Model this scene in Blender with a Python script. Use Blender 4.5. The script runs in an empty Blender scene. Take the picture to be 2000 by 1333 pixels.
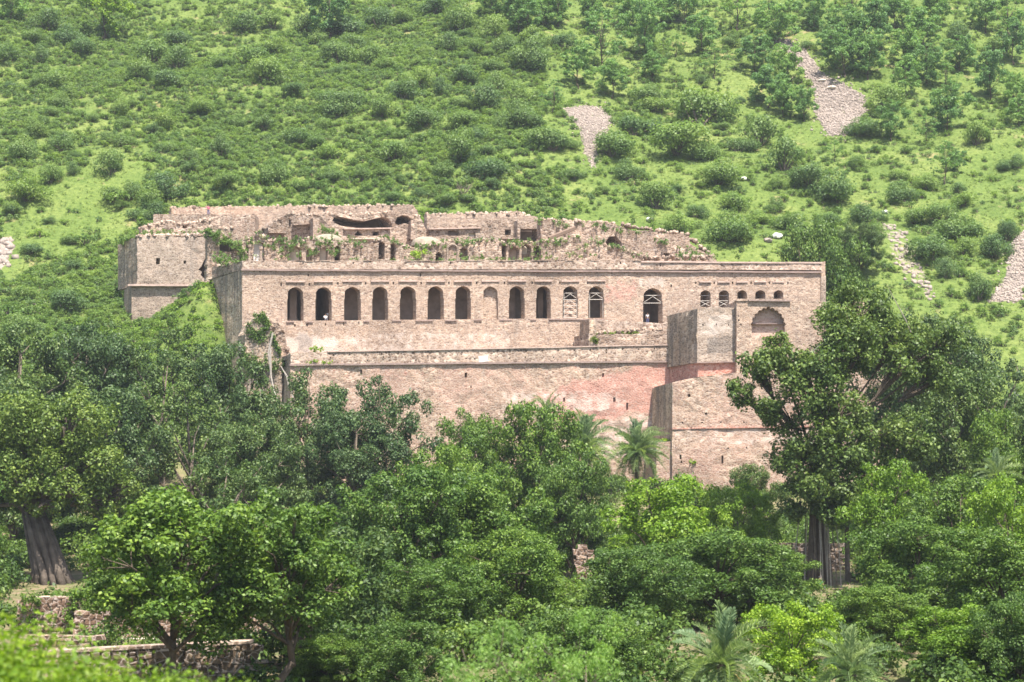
import bpy, math, random
import numpy as np
from mathutils import Vector
from mathutils.geometry import delaunay_2d_cdt

random.seed(7); RNG = np.random.default_rng(7)
scene = bpy.context.scene
COL = scene.collection

# ---------------------------------------------------------------- camera, sky, sun, exposure
F_PX, CAM_Z = 4050.0, 10.0
PITCH = math.atan((960 - 666.5) / F_PX)
cam_d = bpy.data.cameras.new('camera'); cam = bpy.data.objects.new('camera', cam_d); COL.objects.link(cam)
cam.location = (0, 0, CAM_Z); cam.rotation_euler = (math.pi / 2 + PITCH, 0, 0)
cam_d.sensor_width = 36; cam_d.lens = 36 * F_PX / 2000; cam_d.clip_start = 0.5; cam_d.clip_end = 3000
cam_d.dof.use_dof = True; cam_d.dof.focus_distance = 300; cam_d.dof.aperture_fstop = 1.7
scene.camera = cam

SUN_EL, SUN_AZ = 65, 23          # azimuth: degrees from straight behind the camera towards the right
sdir = Vector((math.cos(math.radians(SUN_EL)) * math.sin(math.radians(SUN_AZ)),
               -math.cos(math.radians(SUN_EL)) * math.cos(math.radians(SUN_AZ)), math.sin(math.radians(SUN_EL))))
w = bpy.data.worlds.new('World'); scene.world = w; w.use_nodes = True
nt = w.node_tree; nt.nodes.clear()
wo = nt.nodes.new('ShaderNodeOutputWorld'); bg = nt.nodes.new('ShaderNodeBackground'); sky = nt.nodes.new('ShaderNodeTexSky')
sky.sky_type = 'NISHITA'; sky.sun_disc = False; sky.sun_elevation = math.radians(SUN_EL)
sky.sun_rotation = math.atan2(sdir.x, sdir.y); sky.dust_density = 2.0
bg.inputs[1].default_value = 0.11
nt.links.new(sky.outputs[0], bg.inputs[0]); nt.links.new(bg.outputs[0], wo.inputs[0])
sl = bpy.data.lights.new('sun', 'SUN'); sl.energy = 5.0; sl.angle = math.radians(0.6); sl.color = (1.0, 0.95, 0.87)
so = bpy.data.objects.new('sun', sl); COL.objects.link(so); so.rotation_euler = sdir.to_track_quat('Z', 'Y').to_euler()
so.location = (60, -60, 200)
vs = scene.view_settings; vs.view_transform = 'Standard'; vs.look = 'None'; vs.gamma = 1; vs.exposure = 1.42
vs.use_curve_mapping = False
scene.render.engine = 'CYCLES'; scene.cycles.filter_width = 1.6; scene.cycles.max_bounces = 8; scene.cycles.diffuse_bounces = 5
scene.cycles.transparent_max_bounces = 4

# ---------------------------------------------------------------- pixel -> world helpers
cP, sP = math.cos(PITCH), math.sin(PITCH)
def W(px, py, Y):
    cx, cy = (px - 1000) / F_PX, (666.5 - py) / F_PX
    t = Y / (cP - sP * cy)
    return (cx * t, Y, CAM_Z + (sP + cP * cy) * t)
def project(x, y, z):
    dz = z - CAM_Z; d = y * cP + dz * sP; u = -y * sP + dz * cP
    return 1000 + F_PX * x / d, 666.5 - F_PX * u / d
def ppm(Y): return F_PX / Y

def _h(ix, iy, s):
    n = (ix * 374761393 + iy * 668265263 + s * 1442695041).astype(np.int64) & 0x7fffffff
    n = ((n ^ (n >> 13)) * 1274126177) & 0x7fffffff
    return ((n ^ (n >> 16)) & 0xffff) / 65535.0
def vnoise(x, y, s=0):
    x = np.asarray(x, float); y = np.asarray(y, float)
    ix = np.floor(x).astype(np.int64); iy = np.floor(y).astype(np.int64); fx = x - ix; fy = y - iy
    fx = fx * fx * (3 - 2 * fx); fy = fy * fy * (3 - 2 * fy)
    a = _h(ix, iy, s) * (1 - fx) + _h(ix + 1, iy, s) * fx; b = _h(ix, iy + 1, s) * (1 - fx) + _h(ix + 1, iy + 1, s) * fx
    return (a * (1 - fy) + b * fy) * 2 - 1
def fbm(x, y, s=0, o=3):
    r = 0; a = 1
    for k in range(o): r = r + a * vnoise(np.asarray(x) * 2 ** k, np.asarray(y) * 2 ** k, s + k); a *= .5
    return r
def sstep(a, b, x): t = np.clip((x - a) / (b - a), 0, 1); return t * t * (3 - 2 * t)

def ground(x, y):
    x = np.asarray(x, float); y = np.asarray(y, float)
    v = np.interp(y, [-200, 4, 16, 30, 50, 72, 108, 118, 128, 150, 200, 240, 270, 290, 400],
                  [8.4, 8.4, 7.6, 5.0, 1.0, -2, -2.6, -2.2, -.4, 0, .6, 4, 9.5, 11, 11])
    h = 7 + .55 * (y - 266) - np.maximum(y - 560, 0) ** 2 * .0016
    h = h + fbm(x / 38, y / 38, 3, 2) * 3.2 * sstep(285, 360, y) + fbm(x / 9, y / 9, 5, 2) * .55 * sstep(270, 320, y)
    k = 6.0; d = (h - v) / k
    hill = v + k * np.where(d > 20, d, np.log1p(np.exp(np.minimum(d, 20))))
    hill = hill + fbm(x / 14, y / 14, 9, 2) * .3
    xr = np.where(y < 297, 59.0, 48.5); yend = np.where(x < 20, 345.0, 334.0)
    pit = sstep(-45, -32, x) * (1 - sstep(xr - 2, xr + 4, x)) * (1 - sstep(yend - 4, yend, y)) * sstep(225, 250, y)
    bank = 9.0 * np.exp(-((x + 46) / 6.5) ** 2 - ((y - 311) / 7.5) ** 2)
    return hill * (1 - pit) + (v - .3) * pit + bank

def hit(px, py, y0=235):
    """first point of the terrain along a pixel's ray, from depth y0 outwards"""
    ys = np.arange(y0, 640, .5)
    P = W(px, py, 1.0); x = P[0] * ys; z = CAM_Z + (P[2] - CAM_Z) * ys
    k = np.argmax(ground(x, ys) >= z)
    return float(x[k]), float(ys[k]), float(ground(x[k], ys[k]))

# ---------------------------------------------------------------- object helpers
def tag(o, label, cat, group=None):
    o['label'] = label; o['category'] = cat
    if group: o['group'] = group
    return o
def empty(name, loc, label=None, cat=None, group=None, rz=0):
    o = bpy.data.objects.new(name, None); COL.objects.link(o); o.location = loc; o.rotation_euler = (0, 0, rz); o.empty_display_size = .5
    if label: tag(o, label, cat, group)
    return o
def link(name, me, parent=None, world=False):
    o = bpy.data.objects.new(name, me); COL.objects.link(o)
    if parent is not None:
        o.parent = parent
        if world: o.matrix_parent_inverse = parent.matrix_basis.inverted()
    return o
def mesh(name, V, Fc, mats, midx=None, smooth=False):
    me = bpy.data.meshes.new(name)
    V = np.asarray(V, np.float32)
    if isinstance(Fc, np.ndarray):
        n, k = Fc.shape
        me.vertices.add(len(V)); me.vertices.foreach_set('co', V.ravel())
        me.loops.add(n * k); me.loops.foreach_set('vertex_index', Fc.astype(np.int32).ravel())
        me.polygons.add(n); me.polygons.foreach_set('loop_start', np.arange(0, n * k, k, dtype=np.int32))
        me.update(calc_edges=True)
    else:
        me.from_pydata(V.tolist(), [], Fc)
    for m in (mats if isinstance(mats, (list, tuple)) else [mats]): me.materials.append(m)
    if midx is not None: me.polygons.foreach_set('material_index', np.asarray(midx, np.int32))
    if smooth: me.polygons.foreach_set('use_smooth', np.ones(len(me.polygons), bool))
    me.update(); return me

class MB:
    def __init__(s): s.V = []; s.F = []; s.M = []
    def add(s, V, Fc, m=0):
        b = len(s.V); s.V += [tuple(v) for v in V]; s.F += [tuple(b + i for i in f) for f in Fc]; s.M += [m] * len(Fc)
    def box(s, x0, x1, y0, y1, z0, z1, m=0, sh=0.0):
        d = sh * (y1 - y0)
        s.add([(x0, y0, z0), (x1, y0, z0), (x1 + d, y1, z0), (x0 + d, y1, z0), (x0, y0, z1), (x1, y0, z1), (x1 + d, y1, z1), (x0 + d, y1, z1)],
              [(0, 3, 2, 1), (4, 5, 6, 7), (0, 1, 5, 4), (1, 2, 6, 5), (2, 3, 7, 6), (3, 0, 4, 7)], m)
    def tube(s, P, R, seg=7, m=0, cap=True):
        P = [Vector(p) for p in P]; rings = []; b = len(s.V); up = Vector((0.31, .95, .1))
        for i, p in enumerate(P):
            t = (P[min(i + 1, len(P) - 1)] - P[max(i - 1, 0)])
            t = t.normalized() if t.length > 1e-6 else Vector((0, 0, 1))
            a = t.cross(up); a = a.normalized() if a.length > 1e-4 else t.orthogonal().normalized(); c = t.cross(a)
            for k in range(seg):
                an = 2 * math.pi * k / seg; s.V.append(tuple(p + (a * math.cos(an) + c * math.sin(an)) * R[i]))
        for i in range(len(P) - 1):
            for k in range(seg):
                k2 = (k + 1) % seg; s.F.append((b + i * seg + k, b + i * seg + k2, b + (i + 1) * seg + k2, b + (i + 1) * seg + k)); s.M.append(m)
        if cap: s.F.append(tuple(b + (len(P) - 1) * seg + k for k in range(seg))); s.M.append(m); s.F.append(tuple(b + k for k in reversed(range(seg)))); s.M.append(m)
    def bar(s, a, b, r, m=0):
        s.tube([a, b], [r, r], 4, m)
    def me(s, name, mats, smooth=False): return mesh(name, s.V, s.F, mats, s.M, smooth)
    def obj(s, name, mats, parent=None, smooth=False, world=True): return link(name, s.me(name, mats, smooth), parent, world)

# ---------------------------------------------------------------- materials
def new_mat(name):
    m = bpy.data.materials.new(name); m.use_nodes = True; n = m.node_tree; n.nodes.clear()
    return m, n, n.nodes, n.links
def N(ns, t, **kw):
    o = ns.new(t)
    for k, v in kw.items(): setattr(o, k, v)
    return o
def ramp(ns, stops):
    r = ns.new('ShaderNodeValToRGB'); e = r.color_ramp.elements
    while len(e) < len(stops): e.new(.5)
    for k, (p, c) in enumerate(stops): e[k].position = p; e[k].color = (*c, 1)
    return r
def mix(ns, ls, fac, a, b, mode='MIX'):
    o = ns.new('ShaderNodeMix'); o.data_type = 'RGBA'; o.blend_type = mode
    for s, v in ((o.inputs[0], fac), (o.inputs[6], a), (o.inputs[7], b)):
        if isinstance(v, (int, float)): s.default_value = v
        elif isinstance(v, tuple): s.default_value = (*v, 1)
        else: ls.new(v, s)
    return o.outputs[2]
def noise(ns, ls, co, scale, detail=3, rough=.55):
    o = ns.new('ShaderNodeTexNoise'); o.inputs['Scale'].default_value = scale; o.inputs['Detail'].default_value = detail
    o.inputs['Roughness'].default_value = rough
    if co is not None: ls.new(co, o.inputs['Vector'])
    return o.outputs[0]

def masonry(name, c_dark, c_mid, c_pale, cell=2.1, stain=.5, stain_c=(.10, .085, .075), tint=None, tint_amt=0.0, bump=.6, zs=1.7, mortar=(.55, .47, .42)):
    c_dark, c_mid, c_pale = [tuple(q * k for q, k in zip(c, (.84, .79, .72))) for c in (c_dark, c_mid, c_pale)]
    m, n, ns, ls = new_mat(name)
    out = N(ns, 'ShaderNodeOutputMaterial'); b = N(ns, 'ShaderNodeBsdfPrincipled'); b.inputs['Roughness'].default_value = .9
    b.inputs['Specular IOR Level'].default_value = .2
    geo = N(ns, 'ShaderNodeNewGeometry'); mp = N(ns, 'ShaderNodeMapping'); mp.inputs['Scale'].default_value = (1.25, 1.25, zs * 1.35)
    ls.new(geo.outputs['Position'], mp.inputs['Vector'])
    # warp the cells a little so that no row is ruler straight
    v = N(ns, 'ShaderNodeTexVoronoi'); v.inputs['Scale'].default_value = cell; ls.new(mp.outputs[0], v.inputs['Vector'])
    ve = N(ns, 'ShaderNodeTexVoronoi'); ve.feature = 'DISTANCE_TO_EDGE'; ve.inputs['Scale'].default_value = cell; ls.new(mp.outputs[0], ve.inputs['Vector'])
    sep = N(ns, 'ShaderNodeSeparateColor'); ls.new(v.outputs['Color'], sep.inputs[0])
    cr = ramp(ns, [(.02, tuple(q * .62 for q in c_dark)), (.22, c_dark), (.5, c_mid), (.72, tuple(q * 1.12 for q in c_mid)), (.93, c_pale)]); ls.new(sep.outputs[0], cr.inputs[0])
    n1 = noise(ns, ls, geo.outputs['Position'], .22, 5, .6); n2 = noise(ns, ls, geo.outputs['Position'], 1.1, 4, .65)
    mc = N(ns, 'ShaderNodeMapping'); mc.inputs['Scale'].default_value = (.35, .35, 2.6); ls.new(geo.outputs['Position'], mc.inputs['Vector'])
    rc = ramp(ns, [(.32, (.70, .67, .66)), (.5, (1, 1, 1)), (.72, (1.12, 1.1, 1.08))]); ls.new(noise(ns, ls, mc.outputs[0], 1.0, 3, .6), rc.inputs[0])
    # plaster remains hide the stones in patches
    r2 = ramp(ns, [(.46, (0, 0, 0)), (.62, (1, 1, 1))]); ls.new(n1, r2.inputs[0])
    c = mix(ns, ls, r2.outputs[0], cr.outputs[0], mix(ns, ls, .45, cr.outputs[0], c_mid))
    r3 = ramp(ns, [(0, (.72, .68, .66)), (.5, (1, 1, 1)), (1, (1.25, 1.22, 1.2))]); ls.new(n2, r3.inputs[0])
    c = mix(ns, ls, .8, c, r3.outputs[0], 'MULTIPLY'); c = mix(ns, ls, .85, c, rc.outputs[0], 'MULTIPLY')
    nb = noise(ns, ls, geo.outputs['Position'], .09, 4, .6); rb = ramp(ns, [(.32, (.60, .57, .53)), (.5, (1, .99, .98)), (.70, (1.14, 1.12, 1.10))]); ls.new(nb, rb.inputs[0]); c = mix(ns, ls, 1.0, c, rb.outputs[0], 'MULTIPLY')
    if tint:
        rt = ramp(ns, [(.42, (0, 0, 0)), (.6, (1, 1, 1))]); ls.new(noise(ns, ls, geo.outputs['Position'], .13, 4, .6), rt.inputs[0])
        mm = N(ns, 'ShaderNodeMath', operation='MULTIPLY'); ls.new(rt.outputs[0], mm.inputs[0]); mm.inputs[1].default_value = tint_amt
        c = mix(ns, ls, mm.outputs[0], c, tint)
    # rain streaks and lichen: noise stretched down the wall
    ms = N(ns, 'ShaderNodeMapping'); ms.inputs['Scale'].default_value = (.9, .9, .11); ls.new(geo.outputs['Position'], ms.inputs['Vector'])
    rs = ramp(ns, [(.53, (0, 0, 0)), (.72, (1, 1, 1))] if stain < .8 else [(.44, (0, 0, 0)), (.60, (1, 1, 1))]); ls.new(noise(ns, ls, ms.outputs[0], 1.0, 5, .65), rs.inputs[0])
    m2 = N(ns, 'ShaderNodeMath', operation='MULTIPLY'); ls.new(rs.outputs[0], m2.inputs[0]); m2.inputs[1].default_value = stain
    c = mix(ns, ls, m2.outputs[0], c, stain_c)
    at = N(ns, 'ShaderNodeAttribute'); at.attribute_name = 'paint'; sa = N(ns, 'ShaderNodeSeparateColor'); ls.new(at.outputs['Color'], sa.inputs[0])
    pn = noise(ns, ls, geo.outputs['Position'], .9, 6, .7)
    for k, pc in enumerate(((.44, .185, .145), (.64, .54, .47), (.07, .062, .055))):      # red ochre, lime wash, black lichen left in patches
        ad = N(ns, 'ShaderNodeMath', operation='ADD'); ls.new(sa.outputs[k], ad.inputs[0]); ls.new(pn, ad.inputs[1])
        rp = ramp(ns, [(.0, (0, 0, 0)), (.5, (0, 0, 0)), (1.0, (.85, .85, .85))]); rp.color_ramp.elements[1].position = .78
        ls.new(ad.outputs[0], rp.inputs[0]); c = mix(ns, ls, rp.outputs[0], c, mix(ns, ls, .35, pc, c))
    re = ramp(ns, [(0, (0, 0, 0)), (.09, (1, 1, 1))]); ls.new(ve.outputs['Distance'], re.inputs[0])
    c = mix(ns, ls, re.outputs[0], mix(ns, ls, .55, c, mortar), c)
    ls.new(c, b.inputs['Base Color'])
    bp = N(ns, 'ShaderNodeBump'); bp.inputs['Strength'].default_value = bump; bp.inputs['Distance'].default_value = .12
    hs = N(ns, 'ShaderNodeMath', operation='ADD'); ls.new(ve.outputs['Distance'], hs.inputs[0]); ls.new(noise(ns, ls, geo.outputs['Position'], 3.5, 4, .7), hs.inputs[1])
    ls.new(hs.outputs[0], bp.inputs['Height']); ls.new(bp.outputs[0], b.inputs['Normal']); ls.new(b.outputs[0], out.inputs[0])
    return m

def simple(name, col, rough=.85, var=.25, scale=2.0, metallic=0, objspace=False, bump=0.0):
    m, n, ns, ls = new_mat(name)
    out = N(ns, 'ShaderNodeOutputMaterial'); b = N(ns, 'ShaderNodeBsdfPrincipled'); b.inputs['Roughness'].default_value = rough
    b.inputs['Specular IOR Level'].default_value = .25
    geo = N(ns, 'ShaderNodeNewGeometry'); nz = noise(ns, ls, geo.outputs['Position'], scale, 5, .65)
    lo = tuple(x * (1 - var) for x in col); hi = tuple(min(1, x * (1 + var)) for x in col)
    r = ramp(ns, [(.25, lo), (.75, hi)]); ls.new(nz, r.inputs[0]); ls.new(r.outputs[0], b.inputs['Base Color'])
    if bump:
        bp = N(ns, 'ShaderNodeBump'); bp.inputs['Strength'].default_value = bump; bp.inputs['Distance'].default_value = .1
        ls.new(noise(ns, ls, geo.outputs['Position'], scale * 3, 5, .7), bp.inputs['Height']); ls.new(bp.outputs[0], b.inputs['Normal'])
    ls.new(b.outputs[0], out.inputs[0]); return m

def foliage(name, c0, c1, c2, transl=.3, rough=.5, objvar=.22, patch=.35, cool=.85):
    """c0..c2: leaf colours picked per leaf; every plant is shifted a little as a whole"""
    m, n, ns, ls = new_mat(name)
    out = N(ns, 'ShaderNodeOutputMaterial'); b = N(ns, 'ShaderNodeBsdfPrincipled'); b.inputs['Roughness'].default_value = rough
    b.inputs['Specular IOR Level'].default_value = .28
    c0, c1, c2 = [(c[0] * .95, c[1], c[2] * cool) for c in (c0, c1, c2)]
    geo = N(ns, 'ShaderNodeNewGeometry'); oi = N(ns, 'ShaderNodeObjectInfo')
    r = ramp(ns, [(0, c0), (.55, c1), (1, c2)]); ls.new(geo.outputs['Random Per Island'], r.inputs[0])
    nz = noise(ns, ls, geo.outputs['Position'], patch, 2, .5)
    rr = ramp(ns, [(.3, (.78, .84, .8)), (.7, (1.16, 1.1, .98))]); ls.new(nz, rr.inputs[0])
    c = mix(ns, ls, 1.0, r.outputs[0], rr.outputs[0], 'MULTIPLY')
    ro = ramp(ns, [(0, (1 - objvar, 1 - objvar * .8, 1 - objvar * .3)), (1, (1 + objvar, 1 + objvar * .75, 1 - objvar * .2))])
    ls.new(oi.outputs['Random'], ro.inputs[0]); c = mix(ns, ls, 1.0, c, ro.outputs[0], 'MULTIPLY')
    ls.new(c, b.inputs['Base Color'])
    t = N(ns, 'ShaderNodeBsdfTranslucent'); ct = mix(ns, ls, 1.0, c, (1.25, 1.3, .7), 'MULTIPLY'); ls.new(ct, t.inputs['Color'])
    mx = N(ns, 'ShaderNodeMixShader'); mx.inputs[0].default_value = transl
    ls.new(b.outputs[0], mx.inputs[1]); ls.new(t.outputs[0], mx.inputs[2]); ls.new(mx.outputs[0], out.inputs[0])
    return m

M_FACE = masonry('pink_rubble_masonry', (.315, .230, .182), (.390, .292, .232), (.53, .44, .37), cell=2.6, stain=.78, stain_c=(.175, .13, .098))
M_PARA = masonry('pale_rubble_masonry', (.27, .20, .16), (.39, .30, .25), (.62, .54, .47), cell=1.9, stain=.55, stain_c=(.15, .12, .095), zs=1.2)
M_LOW = masonry('warm_rubble_masonry', (.28, .195, .15), (.37, .27, .21), (.53, .44, .37), cell=2.2, stain=.55, stain_c=(.19, .14, .105), tint=(.40, .23, .18), tint_amt=.4)
M_WEATH = masonry('weathered_rubble_masonry', (.34, .25, .18), (.50, .385, .295), (.68, .57, .47), cell=1.7, stain=.8, stain_c=(.11, .09, .07))  # mottled wear; base tone lifted to put light into the shaded side walls
M_GREYW = masonry('grey_plastered_masonry', (.28, .22, .18), (.35, .285, .24), (.45, .385, .335), cell=2.4, stain=.6, stain_c=(.15, .125, .105))
M_RUIN = masonry('broken_rubble_masonry', (.20, .145, .112), (.32, .24, .192), (.52, .44, .375), cell=1.7, stain=.65, stain_c=(.10, .09, .062), bump=.9)
M_RED = masonry('red_ochre_plaster', (.36, .165, .13), (.43, .215, .175), (.50, .34, .29), cell=2.0, stain=.4, stain_c=(.28, .15, .12), bump=.3)
M_PINKP = masonry('faded_pink_plaster', (.42, .30, .26), (.47, .345, .305), (.55, .46, .41), cell=2.0, stain=.3, stain_c=(.36, .22, .18), bump=.25)
M_PLAST = simple('pale_lime_plaster', (.50, .43, .35), .9, .3, .9, bump=.3)
M_WHITE = simple('white_lime_wash', (.60, .56, .52), .9, .35, .8, bump=.2)
M_INNER = simple('brown_inner_plaster', (.30, .225, .18), .9, .35, .7)
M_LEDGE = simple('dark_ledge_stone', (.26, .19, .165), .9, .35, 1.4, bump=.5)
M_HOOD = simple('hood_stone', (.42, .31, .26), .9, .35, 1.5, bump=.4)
M_PAINT = simple('whitewashed_timber', (.52, .47, .42), .6, .15, 3)
M_WOOD = simple('old_timber', (.16, .11, .08), .8, .3, 4)
M_BARK = simple('grey_brown_bark', (.14, .11, .085), .95, .5, 2.5, bump=.9)
M_FIG = simple('pale_fig_bark', (.105, .083, .065), .95, .5, 1.2, bump=.9)
M_BARKD = simple('dark_bark', (.10, .075, .055), .95, .4, 3, bump=.8)
M_PALEB = simple('pale_bare_branch', (.34, .295, .25), .9, .3, 3)
M_ROCK = simple('grey_pink_scree_stone', (.25, .205, .175), .95, .45, 1.2, bump=.6)
M_WROCK = simple('white_quartz_rock', (.62, .59, .56), .9, .15, 1.5, bump=.4)
M_EARTH = simple('bare_red_earth', (.36, .22, .14), 1, .3, .8, bump=.5)

L_DARK = foliage('leaves_dark_banyan', (.034, .066, .024), (.074, .120, .042), (.150, .200, .080), .28)
L_UND = foliage('leaves_undergrowth', (.036, .070, .016), (.078, .130, .028), (.150, .215, .058), .3)
L_BANY = foliage('leaves_olive_banyan', (.044, .078, .022), (.095, .144, .040), (.185, .240, .082), .3)
L_MID = foliage('leaves_mid_green', (.042, .084, .018), (.090, .155, .032), (.170, .245, .060), .32)
L_LIGHT = foliage('leaves_light_green', (.098, .175, .014), (.175, .275, .028), (.27, .365, .055), .38)
L_HILL = foliage('leaves_hill_tree', (.105, .200, .052), (.162, .272, .080), (.225, .335, .115), .42, cool=1.1)
L_SHRUB = foliage('leaves_grey_green_shrub', (.105, .168, .056), (.142, .212, .070), (.190, .262, .094), .4, patch=.2, objvar=.3, cool=1.0)
L_SCRUB = foliage('leaves_low_scrub', (.112, .182, .042), (.150, .226, .054), (.200, .276, .076), .4, patch=.12, cool=1.0)
L_GRASS = foliage('grass_blades', (.085, .130, .026), (.132, .180, .040), (.195, .240, .064), .42, patch=.1)
L_WEED = foliage('leaves_bright_weed', (.105, .185, .014), (.165, .25, .024), (.25, .325, .045), .42, patch=.8)
L_PALM = foliage('palm_leaflets', (.145, .205, .110), (.225, .292, .165), (.32, .38, .23), .32)
L_DEADP = foliage('dry_palm_leaflets', (.20, .14, .07), (.28, .21, .11), (.36, .29, .17), .3)
L_FEATH = foliage('feathery_leaflets', (.15, .25, .055), (.235, .35, .105), (.34, .44, .15), .45)

# ---------------------------------------------------------------- terrain
SCREE = {'left': [(1098, 214), (1130, 207), (1172, 209), (1198, 234), (1186, 262), (1166, 288), (1163, 331), (1150, 318), (1138, 285), (1130, 250)],
         'top': [(1500, 70), (1530, 78), (1566, 92), (1592, 125), (1612, 150), (1655, 170), (1692, 192), (1692, 224), (1665, 250), (1655, 264), (1620, 268), (1590, 222), (1592, 190), (1575, 150), (1545, 110)],
         'right': [(2060, 420), (2000, 452), (1972, 480), (1966, 530), (1948, 560), (1932, 590), (1990, 592), (2005, 560), (2060, 500)],
         'gully': [(1712, 432), (1745, 436), (1778, 462), (1790, 500), (1812, 545), (1830, 575), (1815, 590), (1775, 545), (1745, 520), (1735, 480), (1715, 460)],
         'west': [(-60, 480), (-10, 470), (24, 466), (26, 490), (18, 515), (-5, 535), (-60, 540)]}
def inpoly(px, py, poly):
    px = np.asarray(px); py = np.asarray(py); r = np.zeros(px.shape, bool); n = len(poly)
    for i in range(n):
        x0, y0 = poly[i]; x1, y1 = poly[(i + 1) % n]
        c = ((y0 > py) != (y1 > py)) & (px < (x1 - x0) * (py - y0) / (y1 - y0 + 1e-12) + x0); r ^= c
    return r
def mono(a, b, lo, hi, fine, coarse):
    r = []; t = a
    while t < b: r.append(t); t += fine if lo <= t < hi else coarse
    return np.array(r + [b])
xs = mono(-330, 330, -150, 150, 1.1, 6); ys = mono(-60, 640, 100, 520, 1.1, 6)
X, Y = np.meshgrid(xs, ys); Z = ground(X, Y)
nx, ny = len(xs), len(ys); idx = np.arange(nx * ny).reshape(ny, nx)
Fq = np.stack([idx[:-1, :-1], idx[:-1, 1:], idx[1:, 1:], idx[1:, :-1]], -1).reshape(-1, 4)
def ground_mat():
    m, n, ns, ls = new_mat('grassy_ground')
    out = N(ns, 'ShaderNodeOutputMaterial'); b = N(ns, 'ShaderNodeBsdfPrincipled'); b.inputs['Roughness'].default_value = .95
    b.inputs['Specular IOR Level'].default_value = .1
    geo = N(ns, 'ShaderNodeNewGeometry'); P = geo.outputs['Position']
    r1 = ramp(ns, [(.3, (.076, .116, .030)), (.5, (.106, .148, .040)), (.7, (.150, .182, .058))]); ls.new(noise(ns, ls, P, .07, 5, .6), r1.inputs[0])
    r2 = ramp(ns, [(.3, (.5, .6, .5)), (.7, (1.3, 1.22, 1.1))]); ls.new(noise(ns, ls, P, 1.3, 5, .7), r2.inputs[0])
    c = mix(ns, ls, 1.0, r1.outputs[0], r2.outputs[0], 'MULTIPLY')
    re = ramp(ns, [(.60, (0, 0, 0)), (.70, (.8, .8, .8))]); ls.new(noise(ns, ls, P, .16, 6, .7), re.inputs[0])
    c = mix(ns, ls, re.outputs[0], c, (.27, .19, .11))
    at = N(ns, 'ShaderNodeAttribute'); at.attribute_name = 'zone'; sp = N(ns, 'ShaderNodeSeparateColor'); ls.new(at.outputs['Color'], sp.inputs[0])
    rv = ramp(ns, [(.35, (.085, .105, .035)), (.65, (.21, .155, .10))]); ls.new(noise(ns, ls, P, .5, 5, .65), rv.inputs[0])
    c = mix(ns, ls, sp.outputs[1], c, rv.outputs[0])
    rk = ramp(ns, [(.3, (.18, .145, .115)), (.7, (.30, .25, .21))]); ls.new(noise(ns, ls, P, 2.2, 5, .75), rk.inputs[0])
    ad = N(ns, 'ShaderNodeMath', operation='MULTIPLY_ADD'); ls.new(noise(ns, ls, P, .8, 3, .6), ad.inputs[0]); ad.inputs[1].default_value = 1.0; ls.new(sp.outputs[0], ad.inputs[2])
    rm = ramp(ns, [(.88, (0, 0, 0)), (1.0, (1, 1, 1))]); ls.new(ad.outputs[0], rm.inputs[0])
    c = mix(ns, ls, rm.outputs[0], c, rk.outputs[0])
    ls.new(c, b.inputs['Base Color'])
    bp = N(ns, 'ShaderNodeBump'); bp.inputs['Strength'].default_value = .8; bp.inputs['Distance'].default_value = .3
    ls.new(noise(ns, ls, P, 2.0, 5, .7), bp.inputs['Height']); ls.new(bp.outputs[0], b.inputs['Normal'])
    ls.new(b.outputs[0], out.inputs[0]); return m
gme = mesh('hillside', np.stack([X, Y, Z], -1).reshape(-1, 3), Fq, ground_mat(), smooth=True)
PXg, PYg = project(X.ravel(), np.maximum(Y.ravel(), 30), Z.ravel())
zone = np.zeros((nx * ny, 4), np.float32); zone[:, 3] = 1
far = Y.ravel() > 285
for pl in SCREE.values(): zone[:, 0] = np.maximum(zone[:, 0], (inpoly(PXg, PYg, pl) & far) * (.40 if pl is SCREE['gully'] else .62))
zone[:, 1] = (1 - sstep(262, 285, Y.ravel())) * sstep(60, 85, Y.ravel())
a = gme.color_attributes.new('zone', 'FLOAT_COLOR', 'POINT'); a.data.foreach_set('color', zone.ravel())
g = link('hillside', gme); g['kind'] = 'structure'; g['label'] = 'grassy hillside rising behind and around the ruined palace'

# ---------------------------------------------------------------- foliage builders
def leaves(P, Nn, size, asp=.6, jitter=.7, rng=RNG):
    """diamond leaf sprays at points P, facing roughly along Nn; returns (V, F)"""
    n = len(P); nn = Nn + rng.normal(0, jitter, (n, 3)); nn /= np.linalg.norm(nn, axis=1)[:, None] + 1e-9
    a = rng.normal(0, 1, (n, 3)); t = np.cross(nn, a); t /= np.linalg.norm(t, axis=1)[:, None] + 1e-9; s = np.cross(nn, t)
    L = (size * rng.uniform(.65, 1.3, n))[:, None] * .5; Wd = L * asp
    bend = nn * L * .3
    V = np.stack([P - t * L - bend, P + s * Wd, P + t * L - bend, P - s * Wd], 1).reshape(-1, 3)
    return V, np.arange(4 * n).reshape(n, 4)
def clump_points(c, r, n, rng, flat=.75, low=.35):
    """points on and inside a squashed ball, the underside thinner"""
    d = rng.normal(0, 1, (int(n * 1.5), 3)); d /= np.linalg.norm(d, axis=1)[:, None]
    keep = (d[:, 2] > -.25) | (rng.random(len(d)) < low); d = d[keep][:n]
    rad = r * rng.uniform(.35, 1.0, len(d)) ** .5 * (1 + .25 * vnoise(d[:, 0] * 2.5 + c[0], d[:, 1] * 2.5 + d[:, 2] * 2 + c[1], 4))
    shoot = rng.random(len(d)) < .10; rad = np.where(shoot, rad * rng.uniform(1.1, 1.5, len(d)), rad)
    off = d * rad[:, None]; off[:, 2] *= flat
    nn = d.copy(); nn[:, 2] += .4
    return c + off, nn

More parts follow.
